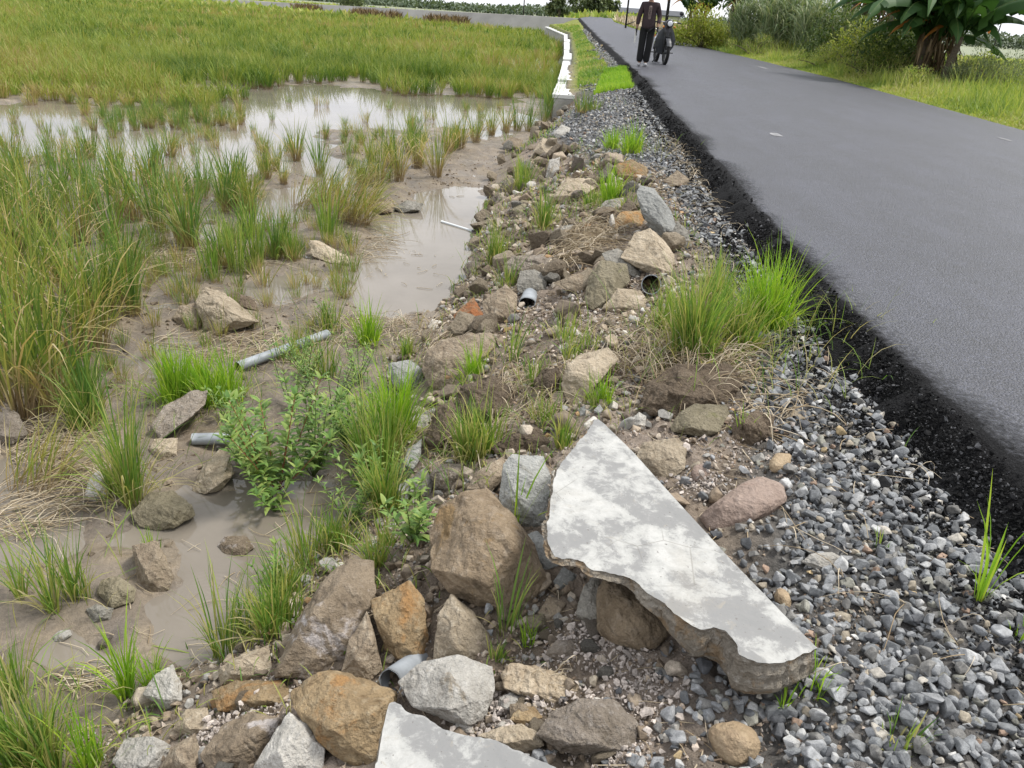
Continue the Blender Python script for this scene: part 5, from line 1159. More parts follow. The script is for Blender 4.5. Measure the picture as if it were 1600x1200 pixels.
for (px, py, hp, wp, nb, mt, lab) in TU:
    c = at(px, py); s = ppm(c); h = hp / s / elev_cos(c); sp = wp / s / 2 * .8; nb = int(nb * 1.25)
    wd = .0038 + .0022 * min(1, h / .35); wd = max(wd, 1.15 / s)
    if nb < 30: wd *= 1.15
    sets = []; ns = 1 if (nb < 60 or wp < 30) else int(rg.integers(4, 8))
    for q in range(ns):
        S_ = clump_sets(rg, max(4, nb // ns), h * (1.06 if q == 0 else rg.uniform(.55, 1.08)), sp * (.85 if ns == 1 else .42), .13, (.05, .8), wd * .8, 5, (0, .88), .28, az0=None)
        if ns > 1: a_ = rg.uniform(0, 6.28); S_[0][:, 0] += math.cos(a_) * sp * .62 * rg.random() ** .5; S_[0][:, 1] += math.sin(a_) * sp * .5 * rg.random() ** .5
        sets.append(S_)
    sets.append(clump_sets(rg, max(2, nb // 12), h * .9, sp * .8, .75, (.5, 1.5), wd * .8, 5, (.3, 1.), .4))
    me = blade_mesh('grass_tuft', sets + [clump_sets(rg, max(2, nb // 6), h * .6, sp, .4, (.6, 1.6), wd, 5, (.6, 1.), .4)], mt)
    tag(link('grass_tuft', me, loc=c + np.array([0, 0, -.004])), lab, 'grass')
# low sparse blades everywhere on the bank
n = 5200; y = 1.1 + rg.beta(1.0, 1.6, n) * 13; x = xT(y) - .12 + rg.random(n) * (G0(y) + .12 - xT(y)); k = fbm(x, y, 1.5, 3, 401) > .06; x, y = x[k], y[k]
n = len(x); b = np.stack([x, y, terrain(x, y) - .004], 1)
me = blade_mesh('ground_grass', [blades(b, rg.uniform(0, 6.28, n), rg.uniform(.025, .10, n) * (1 + .06 * y), np.abs(rg.normal(0, .4, n)), rg.uniform(.2, 1.4, n), .0032 + .0006 * y, 4, rg, r=rg.random(n))], 'grass_young'); tag(link('ground_grass', me), kind='stuff')
sets = []
for (px, py, hp, wp, nb, mt, lab) in TU:
    if nb < 50: continue
    c = at(px, py); s_ = ppm(c); m = int(nb * .45); xy = c[None, :2] + rg.normal(0, 1, (m, 2)) * (wp / s_ * .75 + .04); z = terrain(xy[:, 0], xy[:, 1]); k = z > W + .01; xy, z = xy[k], z[k]; m = len(z)
    if m: sets.append(blades(np.column_stack([xy, z - .004]), rg.uniform(0, 6.28, m), hp / s_ * rg.uniform(.2, .75, m), np.abs(rg.normal(0, .4, m)), rg.uniform(.2, 1.8, m), .0036 + 0 * z, 5, rg, r=rg.random(m)))
tag(link('loose_grass', blade_mesh('loose_grass', sets, 'grass_young')), kind='stuff')
# grass along the wall and the lime patch
def lawn(name, n, yr, xf, h, w, mt, seg=3, droop=(.2, 1.2), hvar=.35, cov=-1):
    y = rg.uniform(yr[0], yr[1], n) if yr[1] / yr[0] < 2.2 else np.exp(rg.uniform(math.log(yr[0]), math.log(yr[1]), n)); x = xf(y, rg.random(n)); k = fbm(x, y, .9, 3, 411) > cov; x, y = x[k], y[k]; n = len(x)
    on_road = (x > xL(y)) & (x < xR(y)); hh = h(x, y) if callable(h) else h
    hh = hh * rg.uniform(.5, 1.15, n) * (1 + hvar * fbm(x, y, 1.2, 3, 415)); z = terrain(x, y) - .01
    cr = np.clip(rg.random(n) * .7 + .15 + .5 * fbm(x, y, .6, 3, 419), 0, 1)
    o = link(name, blade_mesh(name, [blades(np.stack([x, y, z], 1), rg.uniform(0, 6.28, n), hh, np.abs(rg.normal(0, .3, n)), rg.uniform(*droop, n), w(y) * rg.uniform(.7, 1.3, n), seg, rg, r=cr)], mt)); tag(o, kind='stuff'); return o
lawn('roadside_grass', 15000, (17.6, 70), lambda y, u: wallx(y) + .3 + u * np.maximum(.2, (xL(y) - wallx(y) - .75)), .14, lambda y: .006 + y * .0006, 'grass_young', cov=-.1)
lawn('lime_grass', 9000, (16.4, 21.5), lambda y, u: 1.22 + .12 * (y - 16.4) + u * (.75 - .04 * (y - 16.4)), .15, lambda y: .011 + 0 * y, 'grass_lime')
# right hand verge
lawn('verge_grass', 150000, (7.5, 34), lambda y, u: xR(y) - .04 + u ** 1.25 * 8.5, lambda x, y: .10 + .26 * sstep(0, 1.2, x - xR(y)) + .35 * sstep(1.2, 4.5, x - xR(y)), lambda y: .007 + .0006 * y, 'verge_grass', droop=(.4, 1.6))
lawn('verge_stalks', 16000, (8, 40), lambda y, u: xR(y) + .35 + u ** 1.1 * 7.5, lambda x, y: .55 + .25 * sstep(0, 3, x - xR(y)), lambda y: .004 + .0004 * y, 'verge_grass', droop=(.1, .9), cov=.02)
lawn('verge_grass', 26000, (32, 100), lambda y, u: xR(y) - .05 + u ** 1.3 * 9, lambda x, y: .22 + .5 * sstep(0, 3, x - xR(y)), lambda y: .0012 * y, 'verge_grass')
lawn('dry_grass', 3800, (52, 84), lambda y, u: xR(y) + .1 + u * 3.2, lambda x, y: .7, lambda y: .0016 * y, 'straw')
lawn('field_grass', 42000, (20, 160), lambda y, u: xR(y) + 7 + u * (y * .95 + 6), .40, lambda y: .003 * y, 'verge_grass', seg=2)
lawn('field_grass', 16000, (100, 240), lambda y, u: -y * .85 + u * (y * .85 + 14), 1.0, lambda y: .004 * y, 'verge_grass', seg=2)

# -- leafy weeds
def leaf_set(P, D, Ln, wd, rg, fold=.25, seg=4, droop=.9, r=None):
    """P base points, D directions (n,3), lanceolate leaves"""
    n = len(P); D = D / (np.linalg.norm(D, axis=1)[:, None] + 1e-9); az = np.arctan2(D[:, 0], D[:, 1]); lean = np.arccos(np.clip(D[:, 2], -1, 1))
    return blades(P, az, Ln, lean, droop + rg.normal(0, .25, n), wd, seg, rg, twist=.25, r=r, wprof=lambda ts: [max(.04, math.sin(PI * min(1, (t * .96 + .03) ** .75))) for t in ts])
def weed(px, py, hp, wp, ns, label, lw=.016, ll=.06, mt='weed_leaf', stem='green_stem'):
    c = at(px, py); s = ppm(c); h = hp / s / elev_cos(c); sp = wp / s / 2
    root = empty('leafy_weed', c); tag(root, label, 'weed'); st, P, D, Lf = [], [], [], []
    for i in range(ns):
        az = rg.uniform(0, 2 * PI); ln = rg.uniform(.55, 1) * h; out = sp * rg.uniform(.3, 1.0); m = 10; f = np.linspace(0, 1, m)
        Q = np.stack([math.sin(az) * out * f ** .8, math.cos(az) * out * f ** .8, ln * f * (1 - .15 * f)], 1) + np.array([rg.normal(0, .02), rg.normal(0, .02), 0]) * f[:, None]
        st.append((Q, .0016 + .0014 * (1 - f)))
        nl = int(ln / .015)
        for k in range(nl):
            t = .12 + .88 * (k + rg.random()) / nl; j = min(m - 2, int(t * (m - 1))); g = t * (m - 1) - j; p = Q[j] * (1 - g) + Q[j + 1] * g
            a = k * 2.4 + rg.normal(0, .3); up = .35 + .6 * t; P.append(p); D.append((math.cos(a), math.sin(a), up)); Lf.append(ll * rg.uniform(.6, 1.15) * (1 - .35 * t))
        for k in range(5): a = rg.uniform(0, 6.28); P.append(Q[-1]); D.append((math.cos(a) * .7, math.sin(a) * .7, 1)); Lf.append(ll * .6)
    tubes_obj('stem', st, stem, root, 5)
    Lf = np.array(Lf); V, Fq, t, r, _ = leaf_set(np.array(P), np.array(D), Lf, Lf * (lw / ll), rg); link('foliage', mesh_arr('foliage', V, Fq, mt, {'t': t, 'r': r}, smooth=True), root)
WD = [(435, 765, 190, 190, 12, 'large leafy weed with a red stem above the near puddle', .028, .095, 'red_stem'),
 (395, 740, 110, 110, 8, 'leafy weed at the left foot of the red stemmed weed'),
 (490, 745, 150, 120, 10, 'leafy weed right of the red stemmed weed'),
 (520, 650, 120, 130, 9, 'fine leaved weed behind the large red stemmed weed'),
 (430, 800, 90, 110, 7, 'low leafy weed hanging over the near puddle'),
 (455, 640, 110, 110, 8, 'bushy weed below the long grey pipe'),
 (560, 600, 90, 90, 7, 'weed left of the tall bright green grass'),
 (550, 820, 90, 100, 8, 'fine leaved weed at the right shore of the near puddle'),
 (645, 850, 90, 90, 7, 'leafy weed at the left shoulder of the big boulder'),
 (425, 945, 90, 80, 6, 'small weed on the left slope of the large crusted rock'),
 (520, 510, 50, 50, 5, 'small weed near the right end of the long grey pipe'),
 (360, 660, 60, 60, 5, 'small weed right behind the short grey pipe'),
 (620, 760, 60, 60, 4, 'small weed among the blue grey stones'),
 (1010, 335, 40, 60, 5, 'low greyish weed around the tall pale leaning stone'),
 (900, 245, 30, 50, 4, 'small pale weed on the grey gravel slope'),
 (480, 590, 80, 120, 8, 'bushy fine weed crossing the right half of the long pipe'), (540, 700, 110, 120, 9, 'leafy weed between the red stemmed weed and the tallest bright grass'), (580, 660, 80, 80, 7, 'small bushy weed at the left foot of the tallest bright grass'), (575, 780, 90, 80, 7, 'leafy weed left of the flat greenish grey stone')]
for w_ in WD:
    k = dict(lw=.013, ll=.055)
    if len(w_) > 6: k = dict(lw=w_[6], ll=w_[7], stem=w_[8])
    elif 'leafy' in w_[5]: k = dict(lw=.024, ll=.082)
    weed(*w_[:6], **k)

# -- bushes, cane, banana plants on the far side of the road
def pos_at(px, Y, off=0):
    d = FWD + RIGHT * ((px - 800) / F_PX) + UP * ((600 - 60) / F_PX); x = d[0] / d[1] * Y; return np.array([x, Y, ground_z(x, Y) + off])
def lump_leaves(n, centres, radii, size, rg, up=.3, asp=.5):
    w_ = np.array([r_[0] * r_[1] for r_ in radii]); k = rg.choice(len(centres), n, p=w_ / w_.sum()); u = rg.normal(size=(n, 3)); u /= np.linalg.norm(u, axis=1)[:, None]
    q = rg.random(n)[:, None] ** .45; P = np.array(centres)[k] + u * np.array(radii)[k] * q * (1 + .25 * fbm(u[:, 0] * 3 + k, u[:, 1] * 3 + u[:, 2], 1.5, 3, 9)[:, None])
    D = u + rg.normal(0, .6, (n, 3)) + np.array([0, 0, up]); Ln = size * rg.uniform(.6, 1.4, n)
    return leaf_set(P, D, Ln, Ln * asp, rg, seg=3, droop=.5)[:4]
def bush(name, cat, label, px, Y, w, h, n, size, mt, lumps=9, asp=.5, trunk=True, zoff=0, group=None):
    c = pos_at(px, Y); root = empty(name, c); tag(root, label, cat, group); cs, rs = [], []
    for i in range(lumps):
        a = rg.uniform(0, 2 * PI); q = math.sqrt(rg.random()); r_ = rg.uniform(.22, .42) * min(w, h * 1.3); zz = zoff + h * rg.uniform(.25, .95) * (1 - .35 * q)
        cs.append((math.cos(a) * q * w * .42, math.sin(a) * q * w * .36, max(zz, r_ * .5))); rs.append((r_, r_, r_ * .8))
    st = []
    for cx_ in cs: f = np.linspace(0, 1, 6)[:, None]; st.append((np.array([0, 0, 0]) + np.array(cx_) * f + np.array([0, 0, .1 * h]) * np.sin(f * PI), np.linspace(.03, .008, 6) * max(1, h / 2)))
    tubes_obj('trunk' if h > 2.5 else 'stem', st, 'bark', root, 6)
    V, Fq, t, r = lump_leaves(n, cs, rs, size, rg, asp=asp); link('crown' if h > 2.5 else 'foliage', mesh_arr('foliage', V, Fq, mt, {'t': t, 'r': r}, smooth=True), root); return root
bush('bush', 'bush', 'lime yellow bush nearest to the poles on the right roadside', 1098, 36.2, 3.25, 1.69, 6500, 0.088, 'bush_lime')
bush('bush', 'bush', 'lime green low bush between the yellow bush and the tall cane grass', 1150, 35.9, 2.66, 1.26, 4500, 0.093, 'bush_lime')
bush('bush', 'bush', 'olive shrub right of the tall cane grass', 1320, 27.3, 2.53, 2.00, 6500, 0.080, 'shrub_leaf')
bush('bush', 'bush', 'dark shrub left of the banana plant under hanging dead leaves', 1390, 24.7, 2.53, 1.93, 7500, 0.073, 'shrub_leaf')
bush('bush', 'bush', 'mid green shrub close to the grass in front of the banana plant', 1345, 24.2, 2.00, 1.26, 5250, 0.067, 'bush_lime')
bush('bush', 'bush', 'dark leafy shrub tucked at the left foot of the banana stems', 1405, 22.5, 2.4, 1.75, 7500, 0.080, 'shrub_leaf')
bush('bush', 'bush', 'grey green bush at the right edge of the photo beyond the verge', 1575, 19.4, 2.28, 1.14, 8125, 0.060, 'bush_grey', asp=.25)
bush('bush', 'bush', 'smaller grey green bush just right of the banana plant', 1515, 20.9, 1.44, 0.78, 4500, 0.060, 'bush_grey', asp=.25)
bush('bush', 'bush', 'little yellow green bush standing against the sky gap right of the banana plant', 1540, 26.4, 0.96, 1.38, 1875, 0.072, 'bush_lime')
bush('tree', 'tree', 'dark green tree behind the tall cane grass', 1210, 41.2, 7.32, 6.65, 13750, 0.160, 'shrub_leaf', 14, zoff=.8)
bush('tree', 'tree', 'dark tree between the cane grass and the banana plant', 1330, 34.6, 5.99, 6.65, 15000, 0.146, 'shrub_leaf', 14, zoff=.6)
bush('tree', 'tree', 'dense tree standing right behind the banana plant', 1440, 31.9, 4.79, 6.12, 12500, 0.133, 'shrub_leaf', 12, zoff=.8)

for (px_, Y_, w_, h_, lab_) in ((1300, 25.5, 2.4, .75, 'low light green weeds in front of the olive shrub'), (1375, 22.0, 2.0, .7, 'low pale weeds before the dark shrub'), (1450, 19.4, 1.7, .6, 'low light weeds at the foot of the banana plant'), (1180, 31.5, 2.4, .8, 'low yellow green weeds before the cane grass')):
    bush('weed_patch', 'weeds', lab_, px_, Y_, w_, h_, 5200, .05, 'verge_grass', asp=.22)
def cane(px, Y, w, h, n, label):
    c = pos_at(px, Y); a = rg.uniform(0, 2 * PI, n); q = np.sqrt(rg.random(n)); base = np.stack([np.cos(a) * q * w / 2, np.sin(a) * q * w * .3, np.zeros(n)], 1)
    m = n; hs = rg.uniform(.25, 1, m) * h * (1 - .25 * q); base[:, 2] = hs * .82
    V = blades(base, rg.uniform(0, 6.28, m), rg.uniform(.6, 1.25, m), rg.uniform(.2, .8, m), rg.uniform(1.0, 2.2, m), rg.uniform(.024, .046, m), 6, rg)[:4]
    root = empty('cane_grass', c); tag(root, label, 'cane grass'); link('leaves', blade_mesh('leaves', [V], 'cane_leaf'), root)
    k = n // 7; st = [(np.stack([np.linspace(base[i, 0] * .8, base[i, 0], 4), np.linspace(base[i, 1] * .8, base[i, 1], 4), np.linspace(0, hs[i], 4)], 1), .008) for i in range(k)]
    tubes_obj('stem', st, 'green_stem', root, 4)
cane(1185, 34.6, 2.53, 2.44, 1080, 'left clump of tall pale green cane grass on the right roadside')
cane(1235, 32.6, 2.53, 2.65, 1200, 'middle clump of tall pale green cane grass on the right roadside')
cane(1285, 30.6, 2.13, 2.37, 960, 'right clump of tall pale green cane grass beside the olive shrub')

grassmat('withered_leaf', [(.20, .08, .02), (.42, .17, .03), (.34, .2, .08)], transl=.3)
def banana_leaf(P0, az, Ln, lean, droop, wd, rg, tears=True):
    """midrib arc + blade cut into ribbons both sides"""
    m = 22; f = np.linspace(0, 1, m); P = [np.array(P0, float)]
    for k in range(m - 1): a = lean + droop * (f[k] ** 1.2); P.append(P[-1] + np.array([math.sin(a) * math.sin(az), math.sin(a) * math.cos(az), math.cos(a)]) * Ln / (m - 1))
    P = np.array(P); T = np.gradient(P, axis=0); T /= np.linalg.norm(T, axis=1)[:, None]; S = np.array([math.cos(az), -math.sin(az), 0.])
    Vs, Fs, n = [], [], 0; tt = []
    for sd in (-1, 1):
        k = 2
        while k < m - 1:
            j = min(m - 1, k + int(rg.integers(1, 5))) if tears else m - 1
            dr = rg.uniform(.1, 1.15); w0 = [wd * math.sin(PI * min(1, (.06 + .94 * f[q]) ** .7)) / 2 + .004 for q in range(k, j + 1)]
            rows = []
            for s_ in (0, .5, 1.0):
                rows.append(np.array([P[q] + sd * S * w0[q - k] * s_ * math.cos(dr * s_) - np.array([0, 0, 1]) * w0[q - k] * s_ * math.sin(dr * s_ + .1) - T[q] * 0 + T[q] * w0[q - k] * s_ * .25 for q in range(k, j + 1)]))
            V = np.stack(rows, 1).reshape(-1, 3); L_ = j - k + 1; i = (np.arange(L_ - 1)[:, None] * 3 + np.arange(2)[None]).ravel(); Vs.append(V); Fs.append(np.stack([i, i + 1, i + 4, i + 3], 1) + n); n += len(V); tt += [rg.random() * .5 + .2] * len(V); k = j
    return np.vstack(Vs), np.vstack(Fs), np.array(tt), P
def banana(px, Y, h, nst, nl, label, seed, lmul=1.0, extra=()):
    rg = np.random.default_rng(seed); c = pos_at(px, Y); root = empty('banana_plant', c); tag(root, label, 'banana plant')
    for s_ in range(nst):
        bx_, by_ = rg.normal(0, .28), rg.normal(0, .25); hh = h * rg.uniform(.65, 1.0); f = np.linspace(0, 1, 9)
        Q = np.stack([bx_ + rg.normal(0, .12) * f, by_ + rg.normal(0, .1) * f, hh * f - .1], 1); tubes_obj('pseudostem', [(Q, .13 - .07 * f)], 'bark', root, 10)
        for k in range(nl):
            az = k * 2.4 + rg.normal(0, .3); ln = rg.uniform(1.6, 2.6) * lmul
            V, Fq, t, P = banana_leaf(Q[-1] + np.array([0, 0, -.12 * k / nl]), az, ln, rg.uniform(.3, .8), rg.uniform(1.1, 2.0), rg.uniform(.42, .6) * lmul, rg)
            lf = link('leaf', mesh_arr('leaf', V, Fq, 'banana_leaf_mat', {'t': V[:, 0] * 0 + .5, 'r': t}, smooth=True), root)
            tubes_obj('midrib', [(P, np.linspace(.016, .004, len(P)))], 'green_stem', lf, 5)
    for (dx, dz, az, ln, lean, dr, wd) in extra:
        V, Fq, t, P = banana_leaf((dx, 0, dz), az, ln, lean, dr, wd, rg); lf = link('leaf', mesh_arr('leaf', V, Fq, 'banana_leaf_mat', {'t': V[:, 0] * 0 + .5, 'r': t}, smooth=True), root); tubes_obj('midrib', [(P, np.linspace(.016, .004, len(P)))], 'green_stem', lf, 5)
    for k in range(5):
        V, Fq, t, P = banana_leaf((rg.normal(0, .3), -.1, h * rg.uniform(.75, 1.05)), 4.6 + rg.normal(0, .7), rg.uniform(1.2, 1.9), rg.uniform(1.2, 1.6), rg.uniform(.9, 1.5), .26, rg)
        link('withered_leaf', mesh_arr('withered_leaf', V, Fq, 'withered_leaf', {'t': V[:, 0] * 0 + .5, 'r': t}, smooth=True), root)
    # dry hanging leaves round the stems
    n = 190; a = rg.uniform(0, 6.28, n); q = rg.uniform(.05, .5, n); b = np.stack([np.cos(a) * q, np.sin(a) * q * .7, rg.uniform(.4, h * .95, n) * (1 - .4 * (q - .1))], 1)
    V = blades(b, a, rg.uniform(.35, .9, n), rg.uniform(2.55, 3.1, n) * rg.choice([1, -1], n), rg.uniform(-.3, .5, n), rg.uniform(.015, .07, n), 5, rg)[:4]
    link('dead_leaves', blade_mesh('dead_leaves', [V], 'dead_leaf'), root)
banana(1468, 21.5, 1.85, 4, 8, 'large banana plant with drooping torn leaves and dead brown skirt on the right roadside', 31, lmul=1.45, extra=((.1, 1.85, 1.9, 3.4, .75, 1.1, .62), (.1, 1.75, 2.2, 3.0, 1.0, 1.0, .62), (0, 1.60, 3.3, 1.7, 1.3, 1.5, .45), (.2, 1.65, 1.5, 3.1, 1.05, .5, .55), (0, 1.45, 2.6, 1.5, 1.1, 1.7, .42), (0, 1.85, 4.2, 2.0, .9, 1.6, .5), (-.3, 1.55, 3.9, 1.9, 1.2, 1.5, .55), (-.2, 1.35, 4.6, 2.1, 1.2, 1.4, .5), (.4, 1.55, 2.9, 1.8, 1.25, 1.5, .5), (.3, 1.95, 2.2, 2.6, 1.1, 1.3, .55), (-.2, 1.95, 5.2, 2.6, 1.0, 1.3, .6), (.3, 1.25, 1.8, 1.7, 1.5, 1.1, .45), (.5, 2.05, 1.7, 3.2, .95, 1.35, .75), (.4, 2.15, 2.1, 2.8, .8, 1.9, .7), (.2, 1.85, 2.5, 2.4, 1.1, 1.5, .65), (-.4, 1.75, 4.5, 2.4, 1.1, 1.5, .7), (-.3, 2.05, 4.9, 2.8, .9, 1.4, .7), (.1, 1.85, 3.5, 2.0, 1.0, 1.7, .6)))
banana(1385, 26, 2.7, 3, 6, 'taller banana plant with orange brown dead leaves left of the large one', 33)
banana(1085, 42, 2.2, 2, 6, 'distant dark banana plant right behind the thick pole', 37)
banana(1150, 41, 2.6, 2, 6, 'distant banana plant above the cane grass', 39)

# -- distant trees
def pos_far(px, Y): d = FWD + RIGHT * ((px - 800) / F_PX) + UP * ((600 - 20) / F_PX); x = d[0] / d[1] * Y; return x
def far_tree(px, Y, w, h, label, n=2600, z0=None):
    x = pos_far(px, Y); z = terrain(np.array([x]), np.array([Y]))[0] if z0 is None else z0; c = np.array([x, Y, z]); root = empty('roadside_tree', c); tag(root, label, 'tree')
    cs = [(rg.normal(0, w * .22), rg.normal(0, w * .2), h * rg.uniform(.35, .9)) for _ in range(12)]; rs = [(rg.uniform(.16, .3) * w,) * 3 for _ in cs]
    st = [(np.array([[0, 0, -.5], [0, 0, h * .3], [q[0] * .6, q[1] * .6, q[2] * .8], list(q)]), np.array([.16, .12, .07, .03])) for q in cs[:6]]; tubes_obj('trunk', st, 'bark', root, 6)
    V, Fq, t, r = lump_leaves(n, cs, rs, .40, rg, asp=.6); link('crown', mesh_arr('crown', V, Fq, 'bush_grey', {'t': t, 'r': r}, smooth=True), root)
far_tree(875, 112, 2.8, 4.4, 'left of two small round trees at the far end of the road', z0=-.3)
far_tree(922, 118, 4.6, 4.6, 'wider right one of two small round trees at the far end of the road', 3600, z0=.2)
far_tree(948, 125, 2.4, 4.6, 'slim tree touching the right side of the wide far tree', z0=.2)
far_tree(552, 170, 6, 3.2, 'low round tree on the horizon above the rice field', z0=-.9)
P_, D_ = [], []
def treeline(Y, x0, x1, h, dens, size):
    n = int((x1 - x0) * dens); x = rg.uniform(x0, x1, n); hh = h * (.45 + .55 * np.clip(.5 + 1.3 * fbm(x, x * 0, .012, 4, 501) + .35 * fbm(x, x * 0, .09, 3, 503), 0, 1)); z = -1 + hh * rg.random(n) ** .7
    P = np.stack([x, Y + rg.normal(0, 12, n), z], 1); D = rg.normal(size=(n, 3)) + np.array([0, -.5, .5]); return leaf_set(P, D, np.full(n, size) * rg.uniform(.6, 1.4, n), np.full(n, size * .6), rg, seg=2)[:4]
me = blade_mesh('distant_trees', [treeline(560, -520, 40, 7.5, 26, 2.6), treeline(620, 40, 560, 9, 26, 2.8), treeline(900, -900, 900, 13, 12, 4)], 'far_leaf'); tag(link('distant_trees', me), kind='stuff')

# dead brown grass standing before the dyke
def dyke_grass():
    n = 5200; u = rg.random(n); x = 4 - u * 36; y = np.interp(-x, [-6.5, 3, 12, 24, 38], [90, 97, 103, 111, 121]) - rg.uniform(1.4, 7, n); k = fbm(x, y * 0, .3, 3, 601) > -.15; x, y = x[k], y[k]; n = len(x)
    V = blades(np.stack([x, y, np.full(n, W)], 1), rg.uniform(0, 6.28, n), rg.uniform(.8, 1.55, n), np.abs(rg.normal(0, .25, n)), rg.uniform(.2, 1, n), .14, 3, rg)[:4]
    tag(link('dead_grass', blade_mesh('dead_grass', [V], 'dead_leaf')), kind='stuff')
dyke_grass()
# ================================================================== POLES, SHED, BANNER, PERSON, MOTORBIKE
simple('pole_dark', (.035, .033, .03), .8, .3, 10)
simple('roof_dark', (.07, .075, .085), .7, .2, 1)
simple('shed_wall_mat', (.6, .58, .54), .9, .1, 1)
def pole(px, Y, h, r, label, lean=0, arm=None):
    x = pos_far(px, Y); c = np.array([x, Y, ground_z(x, Y)]); root = empty('utility_pole', c); tag(root, label, 'pole')
    tubes_obj('shaft', [(np.array([[0, 0, -.3], [lean * .5, 0, h / 2], [lean, 0, h]]), np.array([r, r * .85, r * .7]))], 'pole_dark', root, 8)
    V, Fq = joinq([box((lean, 0, h - .25), (1.1, .07, .07))]); link('crossarm', mesh_arr('crossarm', V, Fq, 'pole_dark'), root)
    for dx in (-.48, 0, .48): tubes_obj('insulator', [(np.array([[lean + dx, 0, h - .22], [lean + dx, 0, h - .08]]), np.array([.03, .02]))], 'pvc_white', root, 6)
    if arm: tubes_obj('side_arm', [(np.array([[0, 0, arm[0]], [arm[1], 0, arm[2]]]), .035)], 'pole_dark', root, 5)
pole(980, 60, 6.5, .07, 'thin dark pole left of the standing person', arm=(.35, .6, .6))
pole(1043, 46, 6.5, .085, 'thicker dark pole right of the motorbike')
pole(818, 125, 7, .10, 'distant pole standing alone left of the two round trees')
# low shed beyond the crest
x0, x1 = pos_far(948, 135), pos_far(1062, 135); c = np.array([(x0 + x1) / 2, 135., .3]); sh = empty('low_shed', c); tag(sh, 'long low white shed with a dark roof at the far end of the road', 'shed')
V, Fq = joinq([box((0, 0, .9), (x1 - x0, 4, 1.8))]); link('wall', mesh_arr('wall', V, Fq, 'shed_wall_mat'), sh)
V = np.array([(-1, -2.6, 1.82), (1, -2.6, 1.82), (1, 0, 2.5), (-1, 0, 2.5), (1, 2.6, 1.82), (-1, 2.6, 1.82), (-1, -2.6, 1.95), (1, -2.6, 1.95), (1, 0, 2.65), (-1, 0, 2.65), (1, 2.6, 1.95), (-1, 2.6, 1.95)], float); V[:, 0] *= (x1 - x0) / 2 + .5
link('roof', mesh_arr('roof', V, [(6, 7, 8, 9), (9, 8, 10, 11), (0, 3, 2, 1), (3, 5, 4, 2), (0, 1, 7, 6), (5, 11, 10, 4), (0, 6, 9, 3), (3, 9, 11, 5), (1, 2, 8, 7), (2, 4, 10, 8)], 'roof_dark'), sh)
for k in range(7):
    xx = (x1 - x0) * (-.42 + .14 * k); V, Fq = box((xx, -2.02, .95), (.7, .06, .8)); link('window', mesh_arr('window', V, Fq, 'roof_dark'), sh)
# orange striped banner seen through the banana leaves
s = NT('banner_cloth'); tcx = s.n('ShaderNodeSeparateXYZ', {0: s.co()}).outputs['X']
st = s.math('GREATER_THAN', s.math('SINE', s.math('MULTIPLY', tcx, 21.)), .55); s.pbr(s.mix(st, (.62, .20, .05), (.75, .68, .6)), .8); MATS['banner_cloth'] = s.m
simple('blue_cloth', (.08, .12, .35), .8, .2)
bY = 30; bx = (FWD + RIGHT * ((1541 - 800) / F_PX) + UP * ((600 - 42) / F_PX)); bt = bY / bx[1]; bp = CAM + bx * bt
root = empty('hanging_banner', bp); tag(root, 'orange banner with pale stripes hanging slanted beyond the banana leaves', 'banner')
n = 14; f = np.linspace(-.42, .42, n); V = np.vstack([np.stack([f, .03 * np.sin(f * 14), .14 - f * .42 + 0 * f], 1), np.stack([f, .05 * np.sin(f * 14 + .6), -.13 - f * .42], 1)]); V = np.vstack([V, V + np.array([0, .006, 0])])
q = [(i, i + 1, n + i + 1, n + i) for i in range(n - 1)] + [(2 * n + i, 3 * n + i, 3 * n + i + 1, 2 * n + i + 1) for i in range(n - 1)]
link('cloth', mesh_arr('cloth', V, q, 'banner_cloth', smooth=True), root)
V = V * np.array([.28, 1, 1]) + np.array([-.56, 0, .22]); link('blue_end', mesh_arr('blue_end', V, q, 'blue_cloth', smooth=True), root)
for sx in (-.78, .5):
    tubes_obj('post', [(np.array([[sx, .05, -bp[2] + ground_z(bp[0] + sx, bY) - .1], [sx, .05, .75]]), .02)], 'pole_dark', root, 6)
tubes_obj('cord', [(np.array([[-.78, .05, .6], [0, .05, .3], [.5, .05, .02]]), .006)], 'pole_dark', root, 4)

# ------------------------------------------------------------------ person
simple('skin', (.20, .115, .075), .6, .1, 20); simple('jacket', (.035, .022, .025), .9, .35, 9, bump=.004); simple('trousers_black', (.006, .006, .007), .9, .3, 9); simple('glove_black', (.015, .015, .016), .8, .2)
simple('shirt_print', (.12, .09, .085), .9, .7, 26); simple('shoe_grey', (.30, .30, .31), .6, .4, 30); simple('hair_black', (.012, .010, .009), .6, .3); simple('cap_cloth', (.03, .03, .04), .8, .2)
def skin_obj(name, verts, edges, radii, mat, parent, root=0, sub=2):
    me = bpy.data.meshes.new(name); me.from_pydata(verts, edges, []); o = link(name, me, parent); m = o.modifiers.new('skin', 'SKIN'); m.use_smooth_shade = True
    for i, r_ in enumerate(radii): me.skin_vertices[0].data[i].radius = (r_, r_) if not hasattr(r_, '__len__') else r_
    me.skin_vertices[0].data[root].use_root = True
    s_ = o.modifiers.new('sub', 'SUBSURF'); s_.levels = sub; s_.render_levels = sub
    dg = bpy.context.evaluated_depsgraph_get(); m2 = bpy.data.meshes.new_from_object(o.evaluated_get(dg)); o.modifiers.clear(); old = o.data; o.data = m2; bpy.data.meshes.remove(old); m2.name = name
    m2.materials.clear(); m2.materials.append(MATS[mat]); m2.polygons.foreach_set('use_smooth', [True] * len(m2.polygons)); return o
foot = hit_road(1005, 103); pz = float(road_z(foot[0], foot[1]))
